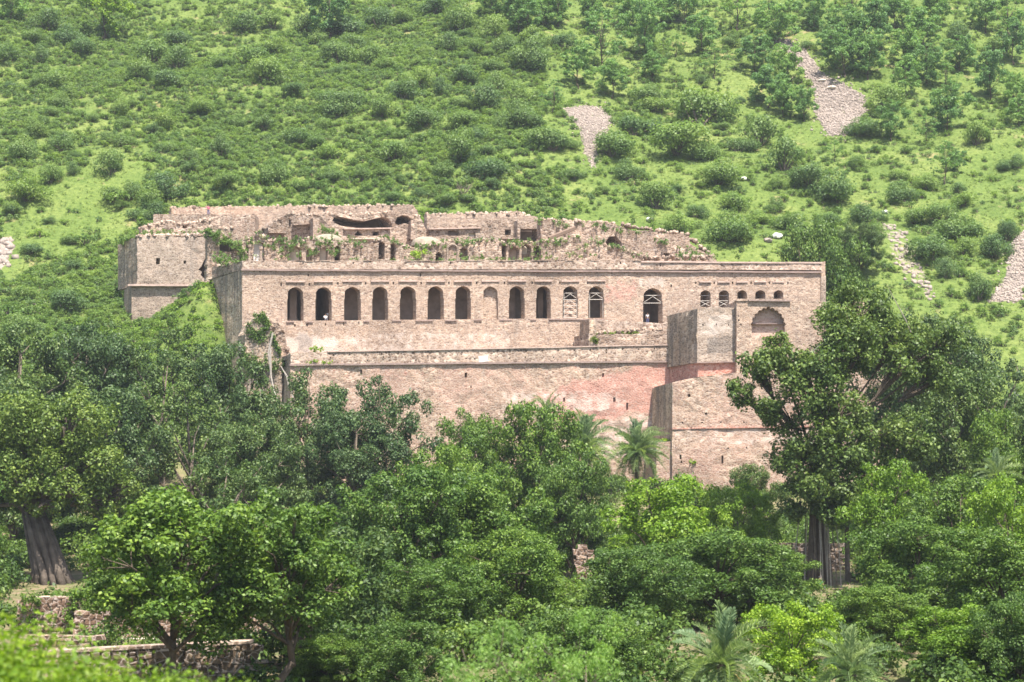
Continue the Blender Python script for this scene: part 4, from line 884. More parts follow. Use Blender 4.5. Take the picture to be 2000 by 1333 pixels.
Z7 = [(40,310,60),(230,330,45),(270,140,60),(190,205,45),(380,210,60),(430,270,60),(1020,220,60),(850,310,80),(1000,350,70),(1250,360,60),(1400,320,80),(1540,270,60),(1380,140,60),(1520,120,60),(1680,150,50),(1880,310,60),(790,410,60),(930,460,60),(1480,420,70),(1620,500,50),(680,620,50),(320,570,60),(390,550,50),(260,450,70),(340,800,70),(110,860,60),(180,740,60),(240,680,30),(860,730,35),(680,790,45),(920,690,50),(1100,600,60),(1325,690,38),(1480,690,60),(1690,770,75),(1880,600,80),(1240,850,60),(1070,890,50),(900,830,40),(930,1060,85),(1250,1010,60),(1700,1040,55),(1540,980,60),(730,1090,45),(850,1120,70),(760,1200,55),(60,1180,40),(150,1070,75),(280,990,50),(410,960,30),(620,930,70),(1850,860,60),(1850,990,40)]
Z1 = [(160,330,60),(380,340,75),(520,400,60),(690,390,50),(890,280,65),(1040,300,60),(1180,410,60),(1400,380,80),(1390,250,60),(960,480,75),(1010,500,50),(1190,540,70),(600,570,65),(440,120,70),(590,110,50),(780,40,80),(960,150,80),(1170,200,70),(1250,290,60),(830,560,45),(690,500,60),(1110,630,85),(940,640,45),(1320,610,70),(260,640,80),(150,640,70),(470,680,65),(710,730,85),(920,750,65),(1190,780,50),(1300,740,85),(1430,770,45),(1520,890,75),(1030,850,45),(520,950,85),(950,940,85),(840,1080,60),(1060,1060,80),(150,1100,40),(340,1090,60),(580,1115,25),(1000,1240,40),(860,1230,30),(700,1200,35),(540,1240,40),(1150,1140,40),(280,270,50),(250,170,80),(60,240,50),(480,1080,60),(1640,900,40),(1670,1090,50),(330,970,35),(20,880,50)]
Z8 = [(75,240,50),(35,460,60),(160,550,60),(385,570,68),(480,490,62),(640,550,80),(530,370,50),(580,410,50),(730,430,90),(960,520,80),(1060,620,70),(810,680,62),(870,790,52),(560,770,68),(830,940,68),(1270,740,78),(1170,690,60),(1345,640,32),(1380,830,60),(1520,770,40),(1620,720,34),(1680,830,60),(1560,840,50),(1760,780,45),(1755,890,64),(1640,980,60),(1890,970,62),(1760,975,42),(1820,1150,52),(1480,390,70),(1350,500,50),(1810,530,60),(1740,130,50),(860,160,40),(1880,190,50),(90,160,40),(200,160,50),(1040,810,34),(1740,740,30),(1930,920,45),(1600,1090,40),(1700,1060,40),(1980,640,30),(660,880,45),(720,830,35),(950,850,35),(1090,870,50),(1420,900,40),(1500,690,30),(640,740,30),(450,680,40),(250,680,40),(370,740,30),(760,600,40),(880,560,50),(1240,860,40)]
ANCH = [(x * .35, y * .35, r * .35) for x, y, r in Z7] + [(600 + x * .315, y * .315, r * .315) for x, y, r in Z1] + [(1000 + x * .5, y * .5, r * .5) for x, y, r in Z8]
def zone_of(px, py):
    hi = 'high on the slope' if py < 130 else 'midway up the slope' if py < 270 else 'low on the slope'
    for lim, z in ((330, 'above the corner block'), (600, 'above the plain stretch of the back wall'), (840, 'above the broken vaults'), (1080, 'above the stepped back wall'), (1300, 'around the small scree'), (1500, 'between the two scree chutes'), (1750, 'around the long scree'), (9999, 'beyond the long scree')):
        if px < lim: return hi, z
def zone_label(px, py, r=20, kind='shrub'):
    hi, z = zone_of(px, py); sz = 'large' if r > 22 else 'medium' if r > 15 else 'small'
    col = 'bushy grey-green' if px < 1080 else 'bushy dark green'
    return f'{sz} {col} {kind} {hi} {z}', f'{kind}s {z}'
for px, py, r in ANCH:
    if any(inpoly(np.array([px]), np.array([py + r * .3]), pl)[0] for pl in SCREE.values()): continue
    shrub(px, py, r * 1.08, SH, *zone_label(px, py, r), tall=random.uniform(.85, 1.2))
# the slope at the left, above the valley trees
for px, py, r in [(25, 412, 17), (170, 465, 24), (80, 452, 20), (145, 470, 12), (145, 520, 16), (55, 545, 22), (130, 590, 34), (195, 510, 20), (240, 600, 26), (225, 560, 22), (200, 575, 20), (60, 575, 22), (10, 600, 40), (185, 545, 14), (100, 430, 10), (60, 490, 18), (110, 550, 20), (30, 640, 30), (270, 425, 20), (240, 400, 14), (300, 410, 26)]:
    shrub(px, py, r, SH + SHL, 'low green bush on the bright grass slope beside the corner block', 'bushes on the left slope', tall=.9)
nsh = 0
while nsh < 105:                                   # smaller ones scattered between
    px, py = random.uniform(-20, 2020), random.uniform(0, 395)
    if any(inpoly(np.array([px]), np.array([py]), pl)[0] for pl in SCREE.values()) or (60 < px < 290 and py > 310): continue
    if px > 1050 and random.random() < .45: continue
    lab, gr = zone_label(px, py, 5); shrub(px, py, random.uniform(10, 15), SHL if random.random() < .4 else SH, lab, gr, tall=random.uniform(.7, 1.1)); nsh += 1
Z8T = [(360,190,100),(260,290,62),(390,330,60),(550,270,50),(520,150,80),(320,70,65),(790,260,52),(740,150,70),(950,220,70),(1080,280,60),(1000,360,70),(1060,400,62),(1140,430,50),(1040,110,80),(1290,130,70),(1300,230,80),(1400,130,80),(1490,60,65),(1600,140,70),(1390,250,70),(1620,270,70),(1480,500,60),(1620,530,46),(1700,440,82),(1750,230,62),(1850,70,65),(1940,90,70),(1870,330,70),(1960,370,52),(1690,670,58),(1740,650,34),(1550,220,62),(680,40,65),(160,400,48),(1700,310,50),(1980,450,50),(880,60,72),(1180,60,62),(60,80,60),(180,50,60),(1330,40,60),(1960,200,60),(1540,330,55),(1240,170,50),(1660,60,60),(1260,600,34),(460,70,60),(590,60,55),(1000,60,60),(640,190,36)]
def hill_tree(px, py, r, var, label, group, name='hill_tree', tall=1.0):
    foot = py + r * .95; x, y, z = hit(px, foot, 300); Wc = 2.5 * r / ppm(y); return place_tree(var, x, y, Wc * 1.0 * tall, Wc, label, group, name)
for px, py, r in Z8T:
    px, py, r = 1000 + px * .5, py * .5, r * .5
    hill_tree(px, py, r, random.choice(V_HILL), '%s leafy light green tree %s %s' % (('large' if r > 34 else 'medium' if r > 27 else 'small',) + zone_of(px, py)), 'trees ' + zone_of(px, py)[1], tall=random.uniform(.95, 1.25))
hill_tree(205, 42, 42, V_HLITE, 'pale yellow-green tree standing out on the scrub slope', None, tall=1.35)
hill_tree(20, 15, 32, V_HILL[0], 'green tree beside the pale yellow-green one on the scrub slope', None)
hill_tree(645, 25, 52, V_HILL[2], 'large bright green tree high in the dense scrub', None)
for px, py, r in ((1010, 15, 30), (1060, 30, 26), (960, 5, 30), (1015, 45, 22)): hill_tree(px, py, r, random.choice(V_HILL), 'leafy green tree at the edge of the dense scrub', 'trees at the scrub edge')
x, y = (1608 - 1000) / F_PX * 330, 330
place_tree(V_MID[2], x, y, W(1608, 428, 330)[2] - float(ground(x, y)), 190 / ppm(330), 'wide dark tree rising behind the right end of the palace', None, 'broadleaf_tree')
place_tree(V_DARK[1], (1680 - 1000) / F_PX * 332, 332, 9, 110 / ppm(332), 'small dark tree beside the right end of the palace', None, 'broadleaf_tree')

# ---- what nobody could count: low scrub, grass, undergrowth
def clumps(n, yr, xr, dens_fn, rr, leaf, nl, mat, name, label, hgt=.6, asp=.55, jit=.9):
    x = RNG.uniform(*xr, n); y = RNG.uniform(*yr, n); z = ground(x, y); px, py = project(x, y, z); k = RNG.random(n) < dens_fn(px, py, x, y); x, y, z = x[k], y[k], z[k]; m = len(x)
    r = RNG.uniform(*rr, m); d = RNG.normal(0, 1, (m, nl, 3)); d /= np.linalg.norm(d, axis=2)[..., None]; d[..., 2] = np.abs(d[..., 2])
    P = np.stack([x, y, z], -1)[:, None] + d * (r[:, None] * RNG.uniform(.5, 1, (m, nl)))[..., None] * np.array([1, 1, hgt]); nn = d + np.array([0, -.1, .5])
    V, Fa = leaves(P.reshape(-1, 3), nn.reshape(-1, 3), leaf, asp, jit); o = link(name, mesh(name, V, Fa, mat)); o['kind'] = 'stuff'; o['label'] = label; return o
def scree_mask(px, py):
    m = np.zeros(px.shape, bool)
    for pl in SCREE.values(): m |= inpoly(px, py, pl)
    return m
def d_scrub(px, py, x, y):
    d = np.where(px < 1060, 1.05, .18) * (.55 + .6 * (fbm(x / 16, y / 16, 77, 2) + .3))
    d = np.where(inpoly(px, py, [(60, 330), (270, 320), (300, 400), (240, 470), (90, 520), (0, 560), (0, 430)]), .05, d); d = np.where((py > 330) & (px < 1100) & (px > 300), .75, d)
    return np.where(scree_mask(px, py), 0, np.clip(d, .05, 1)) * (~((x > -47) & (x < 48) & (y < 336)))
def scatter(name, label, src, n, yr, xr, dens_fn, smin, smax, sink=.15):
    """one uncountable cover: points on the ground, each carrying one bush (geometry nodes)"""
    x = RNG.uniform(*xr, n); y = RNG.uniform(*yr, n); z = ground(x, y) - sink; px, py = project(x, y, z); k = RNG.random(n) < dens_fn(px, py, x, y); x, y, z = x[k], y[k], z[k]
    me = bpy.data.meshes.new(name); me.vertices.add(len(x)); me.vertices.foreach_set('co', np.stack([x, y, z], -1).astype(np.float32).ravel()); me.update()
    o = link(name, me); o['kind'] = 'stuff'; o['label'] = label
    ng = bpy.data.node_groups.new(name, 'GeometryNodeTree'); ng.interface.new_socket('Geometry', in_out='INPUT', socket_type='NodeSocketGeometry'); ng.interface.new_socket('Geometry', in_out='OUTPUT', socket_type='NodeSocketGeometry')
    gi = ng.nodes.new('NodeGroupInput'); go = ng.nodes.new('NodeGroupOutput'); ip = ng.nodes.new('GeometryNodeInstanceOnPoints'); oi = ng.nodes.new('GeometryNodeObjectInfo'); oi.inputs[0].default_value = src; oi.transform_space = 'ORIGINAL'
    r1 = ng.nodes.new('FunctionNodeRandomValue'); r1.data_type = 'FLOAT_VECTOR'; r1.inputs[0].default_value = (-.15, -.15, 0); r1.inputs[1].default_value = (.15, .15, 6.28)
    r2 = ng.nodes.new('FunctionNodeRandomValue'); r2.data_type = 'FLOAT'; r2.inputs[2].default_value = smin; r2.inputs[3].default_value = smax
    L = ng.links.new; L(gi.outputs[0], ip.inputs['Points']); L(oi.outputs['Geometry'], ip.inputs['Instance']); L(r1.outputs[0], ip.inputs['Rotation']); L(r2.outputs[1], ip.inputs['Scale']); L(ip.outputs[0], go.inputs[0])
    o.modifiers.new('scatter', 'NODES').node_group = ng; return o
SCR = []
for k, (px, py) in enumerate(((520, 330), (860, 350), (1330, 395))):
    me, h0, w0 = make_shrub(95 + k, 1.4, 2.6, .23, .85, (L_SCRUB, L_SHRUB, L_SCRUB)[k], 6); x, y, z = hit(px, py, 300); o = link('low_bush', me); o.location = (x, y, z - .1); SCR.append(o)
    tag(o, ('low spreading bush in the scrub above the broken vaults', 'low spreading bush in the scrub above the middle of the back wall', 'low spreading bush on the grass above the ruined end')[k], 'bush')
for k in range(3): scatter('low_scrub', 'low tangled green scrub covering the hillside', SCR[k], 30000, (268, 510), (-150, 150), d_scrub, .4, 1.25)
def d_grass(px, py, x, y): return np.where(scree_mask(px, py), 0.02, 1) * (~((x > -47) & (x < 48) & (y < 336)))
clumps(60000, (262, 505), (-145, 145), d_grass, (.2, .5), .5, 5, L_GRASS, 'hill_grass', 'bright tufted grass on the hillside', 1.2, .22, .5)
me, h0, w0 = make_shrub(99, 2.4, 3.4, .23, .9, L_UND, 8); ub = link('undergrowth_bush', me); ub.location = (W(1240, 1150, 135)[0], 135, float(ground(W(1240, 1150, 135)[0], 135))); tag(ub, 'leafy green bush on the ground among the grove trees', 'bush')
scatter('undergrowth', 'leafy undergrowth between the valley trees', ub, 2100, (75, 285), (-78, 82), lambda px, py, x, y: np.where((y > 255) & (x > -47) & (x < 59), .4, .8) * (~((y < 150) & (y > 108) & (x < -13))) * (~((px > 20) & (px < 200) & (y > 165) & (y < 208))) * (~((px > 1500) & (px < 1680) & (y > 165) & (y < 204))), .6, 1.6)
clumps(14000, (96, 285), (-75, 80), lambda px, py, x, y: .6 * (~((y < 150) & (y > 112) & (x < -14))), (.2, .45), .45, 5, L_GRASS, 'valley_grass', 'grass on the valley floor', 1.0, .22, .5)
# grassy bank in the corner left of the main block
clumps(1500, (285, 317), (-68, -38), lambda px, py, x, y: np.ones(px.shape) * .9, (.4, 1.1), .3, 46, L_LIGHT, 'bank_weeds', 'bright weeds on the bank between corner block and main block', .7)
# weeds rooted on the ruins
def weeds(pts, leaf, nl, r, mat, name, label, parent=None):
    P = np.array(pts); m = len(P); d = RNG.normal(0, 1, (m, nl, 3)); d /= np.linalg.norm(d, axis=2)[..., None]; rr = RNG.uniform(.4, 1, (m, 1)) * r
    Q = P[:, None] + d * (rr * RNG.uniform(.3, 1, (m, nl)))[..., None]; V, Fa = leaves(Q.reshape(-1, 3), (d + np.array([0, -.2, .4])).reshape(-1, 3), leaf, .5, .8)
    o = link(name, mesh(name, V, Fa, mat)); o['kind'] = 'stuff'; o['label'] = label; return o
wd = along([(238, 472), (268, 464)], LY + 3, 40, .2, 4) + along([(268, 458), (340, 455), (409, 462)], LY + 1, 60, .3, 6) + along([(404, 450), (470, 480), (480, 525)], FY + 10.5, 70, .0, 1, .6) + along([(430, 500), (472, 528)], FY + 5, 40, .3, 4, .8)
wd += along(top, TY - .3, 120, .2, 1.0, .3) + along([(480, 490), (700, 492), (900, 486), (1180, 492)], TY - .8, 46, .0, .6, 1.5) + along([(760, 508), (1060, 508)], TY - 2, 40, .1, 1, .3) + along([(1056, 432), (1230, 450), (1390, 500)], 332.5, 70, .1, 1.5, .4) + along([(850, 476), (1000, 476)], 334, 50, .2, 2, .4) + along([(630, 440), (640, 455), (660, 462)], 333, 20, .2, 1, .4)
wd += along([(1340, 498), (1420, 500)], TY + 6, 30, .3, 6, .4) + along([(530, 476), (640, 484), (710, 480)], TY - .5, 40, .1, .5, 1.2)
weeds(wd + [(a_ + random.uniform(-1, 1), b_ - random.uniform(0, .6), c_ + random.uniform(-.5, .3)) for a_, b_, c_ in wd], .3, 16, .5, L_SCRUB, 'wall_weeds', 'weeds and grass sprouting along the broken wall tops')
weeds(along([(498, 622), (515, 619), (526, 640)], FY - 5.3, 60, 0, .5, .6) + along([(484, 640), (500, 660), (520, 650)], FY - 5.4, 60, 0, .4, 1.0) + along([(530, 650), (548, 690)], FY - 5.3, 30, 0, .4, .4) + along([(478, 700), (560, 715)], FY - 6, 60, 0, .8, 1.2), .3, 22, .6, L_MID, 'ivy', 'ivy hanging over the broken terrace corner')
weeds(along([(1160, 654), (1250, 651)], FY - 4.6, 60, .1, 1.5, .15) + along([(1155, 660), (1168, 668)], FY - 5.2, 20, 0, .3, .3), .3, 14, .4, L_GRASS, 'ledge_grass', 'grass strip on the low platform beside the bastion')
weeds(along([(608, 684), (632, 684)], RY + 4, 12, .2, 1, .3) + along([(600, 708), (650, 711)], RY - .2, 14, .1, .3, .2) + along([(1284, 864), (1312, 861)], BY - 1.3, 24, .1, 1, .1) + along([(1350, 902), (1364, 904)], BY - 2.6, 5, .1, .3, .3), .3, 14, .45, L_LIGHT, 'ledge_grass', 'tufts of grass on the terrace ledges')
me, h0, w0 = make_shrub(91, 2.2, 3.0, .3, 1.0, L_LIGHT, 7); o = link('roof_bush', me); o.location = W(818, 506, TY - 2.5); tag(o, 'bright green bush growing on the palace roof behind the parapet', 'bush')

# ---- scree, boulders
def scree_obj(poly, n, label, s0=.25, s1=.75):
    xsn = [p[0] for p in poly]; ysn = [p[1] for p in poly]; pts = []
    while len(pts) < n:
        a, b = random.uniform(min(xsn), max(xsn)), random.uniform(min(ysn), max(ysn))
        if inpoly(np.array([a]), np.array([b]), poly)[0]:
            if random.random() < .16: a += random.gauss(0, 14); b += random.gauss(0, 9)
            x, y, z = hit(a, b, 290); pts.append((x, y, z + .05))
    stones('scree_stones', pts, s0, s1, M_ROCK, None, label)
scree_obj(SCREE['left'], 2200, 'small scree of grey stones on the slope above the palace', .1, .36); scree_obj(SCREE['top'], 4600, 'long chute of pale grey scree on the upper slope', .12, .48)
scree_obj(SCREE['right'], 1500, 'grey-brown scree beyond the rocky gully', .15, .5); scree_obj(SCREE['gully'], 90, 'scattered rocks in the gully beside the palace', .25, .9); scree_obj(SCREE['west'], 160, 'pale rock slip on the bright grass slope', .4, 1.2)
def boulder(px, py, rpx, label, mat=M_WROCK, flat=.6):
    x, y, z = hit(px, py + rpx * .4, 300); r = rpx / ppm(y); V = []; Fs = []; nu, nv = 10, 6; rg = random.Random(px)
    for j in range(nv + 1):
        for i in range(nu):
            a = 2 * math.pi * i / nu; e_ = -math.pi / 2 + math.pi * j / nv; k = rg.uniform(.82, 1.12); V.append((r * math.cos(a) * math.cos(e_) * k, r * math.sin(a) * math.cos(e_) * k, r * flat * math.sin(e_) * k + r * flat * .5))
    for j in range(nv):
        for i in range(nu): Fs.append((j * nu + i, j * nu + (i + 1) % nu, (j + 1) * nu + (i + 1) % nu, (j + 1) * nu + i))
    mb = MB(); mb.add(V, Fs); o = mb.obj('boulder', mat); o.location = (x, y, z); tag(o, label, 'rock')
boulder(1518, 463, 11, 'white rounded boulder on the slope behind the palace'); boulder(1728, 415, 7, 'small white boulder at the top of the rocky gully'); boulder(1500, 470, 9, 'grey flat rock beside the white rounded boulder', M_ROCK)
boulder(1269, 430, 8, 'small pale rock in the grass above the palace back wall'); boulder(1453, 351, 7, 'lone pale rock on the mid slope'); boulder(1605, 158, 9, 'flat slab lying on the long scree', M_PLAST, .35); boulder(1625, 172, 10, 'larger flat slab lying on the long scree', M_PLAST, .4)

# ================================================================ walls at the lower left
def stone_wall(name, label, px0, px1, t0, t1, D, zb, sw, sh, mat, group=None, thick=.9, dskip=.0):
    """a wall of separate stones on a core; t0, t1: top rows at both ends"""
    a = W(px0, t0, D); b = W(px1, t1, D); e = empty(name, (a[0], D, zb), label, 'wall', group); core = MB()
    core.add([(a[0], D + .02, zb), (b[0], D + .02, zb), (b[0], D + thick, zb), (a[0], D + thick, zb), (a[0], D + .02, a[2] - .1), (b[0], D + .02, b[2] - .1), (b[0], D + thick, b[2] - .1), (a[0], D + thick, a[2] - .1)], [(0, 1, 2, 3), (4, 7, 6, 5), (0, 4, 5, 1), (1, 5, 6, 2), (2, 6, 7, 3), (3, 7, 4, 0)])
    core.obj('wall_core', M_WEATH, e)
    kinds = []
    for q in range(6):
        rg = random.Random(q * 7 + int(px0)); mb = MB(); v = [(sx * .5 * rg.uniform(.62, 1.05), sy * .5 * rg.uniform(.8, 1), sz * .5 * rg.uniform(.62, 1.05)) for sz in (-1, 1) for sx, sy in ((-1, -1), (1, -1), (1, 1), (-1, 1))]
        mb.add(v, [(0, 3, 2, 1), (4, 5, 6, 7), (0, 1, 5, 4), (1, 2, 6, 5), (2, 3, 7, 6), (3, 0, 4, 7)]); kinds.append(mb.me('stone', mat))
    z = zb + .1; n = 0
    while z < max(a[2], b[2]) and n < 295:
        hh = sh * random.uniform(.6, 1.35); x = a[0] - random.uniform(0, sw)
        while x < b[0] and n < 295:
            ww = sw * random.uniform(.45, 1.7); f = (x - a[0]) / (b[0] - a[0])
            if z + hh * .5 < a[2] + (b[2] - a[2]) * f:
                o = link('stone', random.choice(kinds), e); o.location = (x + ww / 2 - a[0], random.uniform(.0, .08), z + hh / 2 - zb); o.scale = (ww * 1.06, .45, hh * random.uniform(.95, 1.15)); o.rotation_euler = (random.uniform(-.08, .08), random.uniform(-.1, .1), random.uniform(-.12, .12)); n += 1
            x += ww
        z += hh
    return e
M_ST = masonry('shade_darkened_field_stone', (.09, .066, .046), (.16, .12, .086), (.28, .22, .16), cell=1.4, stain=.6, stain_c=(.09, .08, .06), bump=.9, zs=1.2); M_ST2 = masonry('pink_block_stone', (.15, .10, .074), (.24, .165, .125), (.38, .29, .235), cell=1.6, stain=.7, stain_c=(.14, .11, .08), bump=.9, zs=1.3)  # tree shade on the lower walls is put into both darkened stone colours
w1 = stone_wall('stone_retaining_wall', 'long shaded field-stone retaining wall with pale coping below the ruined pier', 120, 500, 1272, 1256, 119, -2.0, .62, .42, M_ST)
mb = MB(); a = W(95, 1271, 119); b = W(490, 1252, 119); mb.add([(a[0], 118.8, a[2] - .16), (b[0], 118.8, b[2] - .16), (b[0], 120.4, b[2] - .16), (a[0], 120.4, a[2] - .16), (a[0], 118.8, a[2]), (b[0], 118.8, b[2]), (b[0], 120.4, b[2]), (a[0], 120.4, a[2])], [(0, 3, 2, 1), (4, 5, 6, 7), (0, 1, 5, 4), (1, 2, 6, 5), (2, 3, 7, 6), (3, 0, 4, 7)]); o = mb.obj('coping', M_PARA, w1)
w2 = stone_wall('parapet_wall', 'short pale plastered parapet beside the weeds', 60, 176, 1238, 1241, 121.5, -.2, .7, .35, M_ST2)
w3 = stone_wall('ruined_pier', 'ruined stone pier of stacked blocks below the old banyan', 44, 150, 1166, 1166, 150, -.3, .42, .24, M_ST2, thick=3.5)
stone_wall('rubble_wall', 'collapsed pink rubble wall behind the retaining wall', 150, 330, 1190, 1216, 146, -.3, .55, .34, M_ST2); stone_wall('rubble_wall', 'dark rubble wall under the round green tree', 330, 520, 1196, 1200, 146, -.3, .55, .4, M_ST2)
stone_wall('ruined_wall', 'low reddish ruined wall under the grove', 660, 800, 1186, 1196, 158, -.2, .55, .36, M_ST2)
stone_wall('wall_stub', 'standing pale stone wall stub between the grove trees', 1130, 1148, 1066, 1070, 190, .0, .6, .42, M_ST2); stone_wall('ruined_wall', 'dark ruined wall behind the banyan roots', 1500, 1640, 1060, 1060, 214, .6, .7, .45, M_ST)
gp = MB(); n_ = 14
for i in range(n_):
    for s_ in (0, 1):
        t = i / (n_ - 1); px = 90 + 400 * t; D_ = 121 + s_ * 24 + 1.2 * math.sin(t * 5); x = (px - 1000) / F_PX * D_; gp.V.append((x, D_, float(ground(x, D_)) + .05))
gp.F = [(2 * i, 2 * i + 2, 2 * i + 3, 2 * i + 1) for i in range(n_ - 1)]; gp.M = [0] * len(gp.F); o = gp.obj('path', M_PLAST); o['kind'] = 'structure'; o['label'] = 'pale dusty path behind the retaining wall'

# ---- bright weeds close to the camera at the lower left
def weed_plant(seed):
    rg = np.random.default_rng(seed); V = []; st = MB()
    for k in range(9):
        a = rg.uniform(0, 6.28); L = rg.uniform(1.5, 2.6); top_ = np.array([math.cos(a) * rg.uniform(.1, .8), math.sin(a) * rg.uniform(.1, .6), L]); b0 = np.array([rg.normal(0, .1), rg.normal(0, .1), -.1]); st.tube([b0, b0 * .5 + top_ * .5 + rg.normal(0, .06, 3), top_], [.018, .013, .006], 4, cap=False)
        t = rg.uniform(.12, 1, 130); P = b0 + (top_ - b0) * t[:, None] + rg.normal(0, .13, (130, 3)); nn = np.tile(np.array([0, -.35, .8]), (130, 1)) + rg.normal(0, .3, (130, 3)); V.append(leaves(P, nn, .115, .38, .5, rg)[0])
    V = np.concatenate(V); b = len(st.V); nl = len(V) // 4
    return mesh('weed', np.concatenate([np.array(st.V), V]), np.concatenate([np.array(st.F).reshape(-1, 4), np.arange(b, b + 4 * nl).reshape(-1, 4)]), [L_WEED, L_WEED], [1] * len(st.F) + [0] * nl)
WD = [weed_plant(s) for s in (1, 2, 3, 4)]
for k in range(58):
    D = random.uniform(21, 30); px = random.uniform(-80, 500); row = np.interp(px, [-80, 0, 60, 120, 250, 330, 400, 500], [1192, 1207, 1242, 1276, 1314, 1326, 1336, 1350]) + random.uniform(-8, 22) + (D - 21) * -.5
    x = (px - 1000) / F_PX * D; gz = float(ground(x, D)); h = W(px, row, D)[2] - gz; o = link('weed', WD[k % 4]); o.location = (x, D, gz); s = h / 2.45; o.scale = (s, s, s); o.rotation_euler = (0, 0, random.uniform(0, 6.28)); tag(o, 'bright yellow-green leafy weed in the blurred near foreground', 'weed', 'foreground weeds')

# ================================================================ people
SKIN = simple('brown_skin', (.26, .15, .10), .6, .05); HAIR = simple('black_hair', (.02, .018, .016), .5, .1)
def skinned(name, verts, edges, radii, mat, parent, root=0):
    me = bpy.data.meshes.new(name); me.from_pydata(verts, edges, []); me.materials.append(mat); o = link(name, me, parent); sv = None
    md = o.modifiers.new('skin', 'SKIN'); md.use_smooth_shade = True
    for i, r in enumerate(radii): me.skin_vertices[0].data[i].radius = (r, r); me.skin_vertices[0].data[i].use_root = (i == root)
    ss = o.modifiers.new('sub', 'SUBSURF'); ss.levels = 1; ss.render_levels = 1; return o
def person(loc, label, shirt, trousers, rz=0, sit=False, s=1.0):
    e = empty('person', loc, label, 'person', None, rz); e.scale = (s, s, s); hz = .92 if not sit else .22
    sh = hz + .50; nk = hz + .58; hd = hz + .72
    if sit: kn = [(-.14, -.42, .42), (.14, -.42, .40)]; ft = [(-.13, -.62, .05), (.13, -.60, .05)]; toe = [(-.13, -.76, .03), (.13, -.74, .03)]; el = [(-.26, -.12, sh - .26), (.26, -.12, sh - .26)]; wr = [(-.16, -.36, .46), (.16, -.36, .46)]
    else: kn = [(-.11, -.02, .50), (.12, .01, .50)]; ft = [(-.12, .02, .07), (.13, .03, .07)]; toe = [(-.13, -.14, .03), (.15, -.13, .03)]; el = [(-.27, .03, sh - .28), (.27, .03, sh - .28)]; wr = [(-.28, -.05, sh - .52), (.28, -.05, sh - .52)]
    v = [(0, 0, hz), (0, 0, hz + .25), (0, 0, sh), (0, 0, nk), (0, -.01, hd), (0, -.01, hd + .12)]; r = [.13, .13, .13, .055, .095, .075]; ed = [(0, 1), (1, 2), (2, 3), (3, 4), (4, 5)]
    nose = len(v); v.append((0, -.11, hd + .01)); r.append(.02); ed.append((4, nose))
    for i, sx in enumerate((-1, 1)):
        b = len(v); v += [(sx * .17, 0, sh - .02), el[i], wr[i]]; r += [.065, .045, .034]; ed += [(2, b), (b, b + 1), (b + 1, b + 2)]
        dwn = np.array(wr[i]) - np.array(el[i]); dwn /= np.linalg.norm(dwn)
        for q in range(5):
            f0 = len(v); off = np.array([0, (q - 2) * .022, 0]); tip = np.array(wr[i]) + dwn * (.16 if q not in (0, 4) else .12) + off * 1.3; v.append(tuple(tip)); r.append(.010); ed.append((b + 2, f0))
        b = len(v); v += [(sx * .09, 0, hz - .05), kn[i], ft[i], toe[i]]; r += [.09, .06, .045, .035]; ed += [(0, b), (b, b + 1), (b + 1, b + 2), (b + 2, b + 3)]
    skinned('body', v, ed, r, SKIN, e)
    tv = [(0, 0, hz), (0, 0, hz + .25), (0, 0, sh)]; tr_ = [.155, .15, .15]; te = [(0, 1), (1, 2)]
    for i, sx in enumerate((-1, 1)):
        b = len(tv); mid = tuple(np.array(el[i]) * .8 + np.array([sx * .17, 0, sh]) * .2); tv += [(sx * .175, 0, sh - .02), mid]; tr_ += [.085, .066]; te += [(2, b), (b, b + 1)]
    skinned('shirt', tv, te, tr_, shirt, e)
    pv = [(0, 0, hz + .06)]; pr = [.15]; pe = []
    for i, sx in enumerate((-1, 1)):
        b = len(pv); ank = tuple(np.array(ft[i]) * .92 + np.array(kn[i]) * .08); pv += [(sx * .09, 0, hz - .05), kn[i], ank]; pr += [.105, .078, .066]; pe += [(0, b), (b, b + 1), (b + 1, b + 2)]
    skinned('trousers', pv, pe, pr, trousers, e)
    mb = MB(); c = (0, .012, hd + .06); V = []
    for j in range(5):
        for i in range(10): a = 2 * math.pi * i / 10; q = j / 4 * math.pi / 2; V.append((c[0] + .108 * math.cos(a) * math.cos(q), c[1] + .118 * math.sin(a) * math.cos(q), c[2] + .125 * math.sin(q)))
    mb.add(V, [(j * 10 + i, j * 10 + (i + 1) % 10, j * 10 + 10 + (i + 1) % 10, j * 10 + 10 + i) for j in range(4) for i in range(10)]); mb.obj('hair', HAIR, e, world=False, smooth=True)
    return e
RED = simple('magenta_shirt', (.48, .09, .16), .8, .1); JEAN = simple('blue_jeans', (.10, .11, .22), .8, .15); WHT = simple('white_cotton', (.78, .78, .80), .8, .06); GREYT = simple('grey_trousers', (.10, .10, .12), .8, .1); TEAL = simple('teal_cotton', (.03, .30, .30), .8, .1)
pp = W(407, 421, 346); mb = MB(); mb.box(pp[0] - 9, pp[0] + 8, 344.5, 350, pp[2] - 6, pp[2], 0, 0); mb.obj('roof_slab', M_RUIN, pal)
person(pp, 'person in magenta top and blue jeans standing on the palace roof', RED, JEAN, .4)
fz = W(636, 626.9, FY); person((fz[0] - .1, FY + .75, fz[2] + .002), 'person in white leaning in the second arched window', WHT, GREYT, .3, True)
person((fz[0] + .1, FY + 3.2, W(636, 627.3, FY)[2]), 'person in white standing inside the second arched window', WHT, GREYT, -.2)
fz = W(1266, 632.4, FY); person((fz[0] + .0, FY + 1.6, fz[2]), 'person in pale shirt standing in the tall separate window', WHT, JEAN, .2)
x = (1597 - 1000) / F_PX * 194; person((x, 194, float(ground(x, 194)) + .02), 'person in teal sitting on the ground under the great banyan', TEAL, GREYT, .5, True, 1.15)

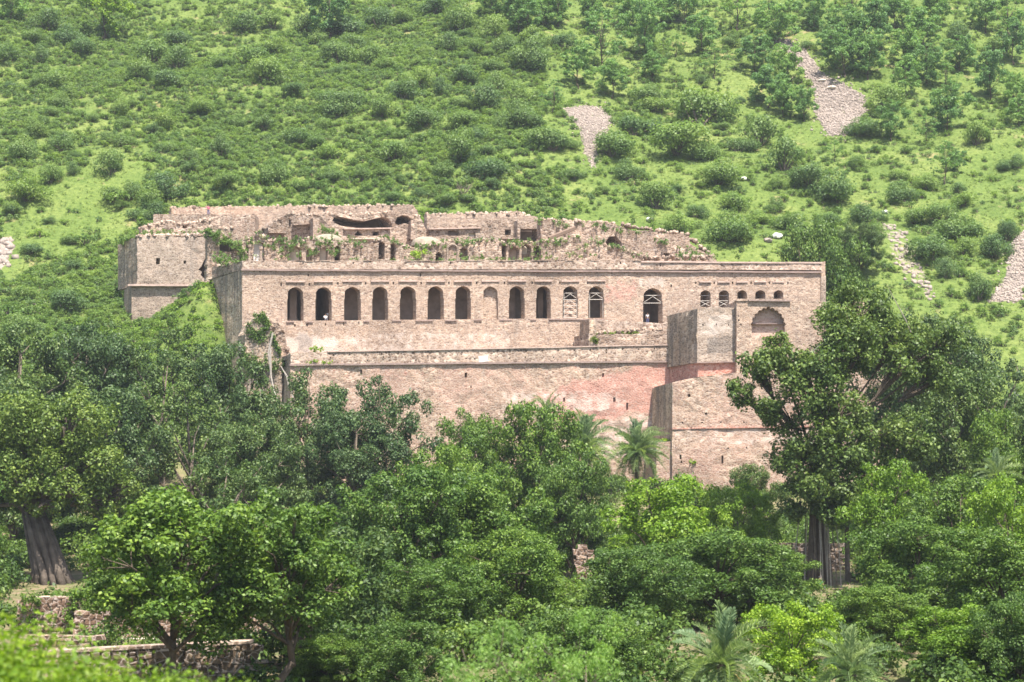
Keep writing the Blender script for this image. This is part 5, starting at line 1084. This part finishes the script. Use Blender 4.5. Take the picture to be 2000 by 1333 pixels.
# ================================================================ haze between the camera and the hill
hz = MB(); hz.box(-332, 332, -62, 642, -6, 232)
m, n, ns, ls = new_mat('haze_air'); out = N(ns, 'ShaderNodeOutputMaterial'); pv = N(ns, 'ShaderNodeVolumePrincipled'); pv.inputs['Color'].default_value = (.86, .92, 1, 1); pv.inputs['Density'].default_value = .00010; pv.inputs['Anisotropy'].default_value = .2
ls.new(pv.outputs[0], out.inputs['Volume']); o = hz.obj('haze', m); o['kind'] = 'stuff'; o['label'] = 'thin pale summer haze over the whole valley'


pts_ = [(W(px_, r_, 149.6)[0], 149.6 - random.uniform(0, .4), W(px_, r_, 149.6)[2]) for px_, r_ in [(random.uniform(128, 172), random.uniform(1158, 1236)) for _ in range(70)] + [(random.uniform(46, 75), random.uniform(1160, 1230)) for _ in range(30)]]
weeds(pts_, .22, 20, .4, L_MID, 'creeper', 'green creeper hanging over the ruined stone pier')
for k, (px_, D_, h_) in enumerate(((215, 134, 2.6), (300, 131, 2.0), (420, 130, 3.0), (470, 126, 3.4), (520, 117, 3.2), (360, 128, 1.6))):
    x_ = (px_ - 1000) / F_PX * D_; o = link('wall_side_bush', ub.data); o.location = (x_, D_, float(ground(x_, D_)) - .1); o.scale = (h_ / 2.4,) * 3; o.rotation_euler = (0, 0, k * 1.3); tag(o, 'leafy bush crowding the long field-stone retaining wall', 'bush', 'bushes along the retaining wall')

e = empty('dead_shrub', hit(905, 394, 345), 'leafless brown dead shrub just above the palace back wall', 'shrub'); mb = MB()
for k in range(9):
    a = k * .7; p = [(0, 0, -.1), (.25 * math.cos(a), .25 * math.sin(a), 1.2), (1.0 * math.cos(a) + .2, .8 * math.sin(a), 2.4 + .3 * math.sin(k * 2)), (1.5 * math.cos(a) + .3, 1.1 * math.sin(a), 3.3 + .4 * math.sin(k * 3))]; mb.tube(p, [.12, .08, .05, .02], 5)
    for q in range(3): b = np.array(p[2]); mb.tube([b, b + np.array([math.cos(a + q) * .5, math.sin(a + q) * .4, .6])], [.03, .01], 4)
mb.obj('branches', M_BARK, e, world=False)
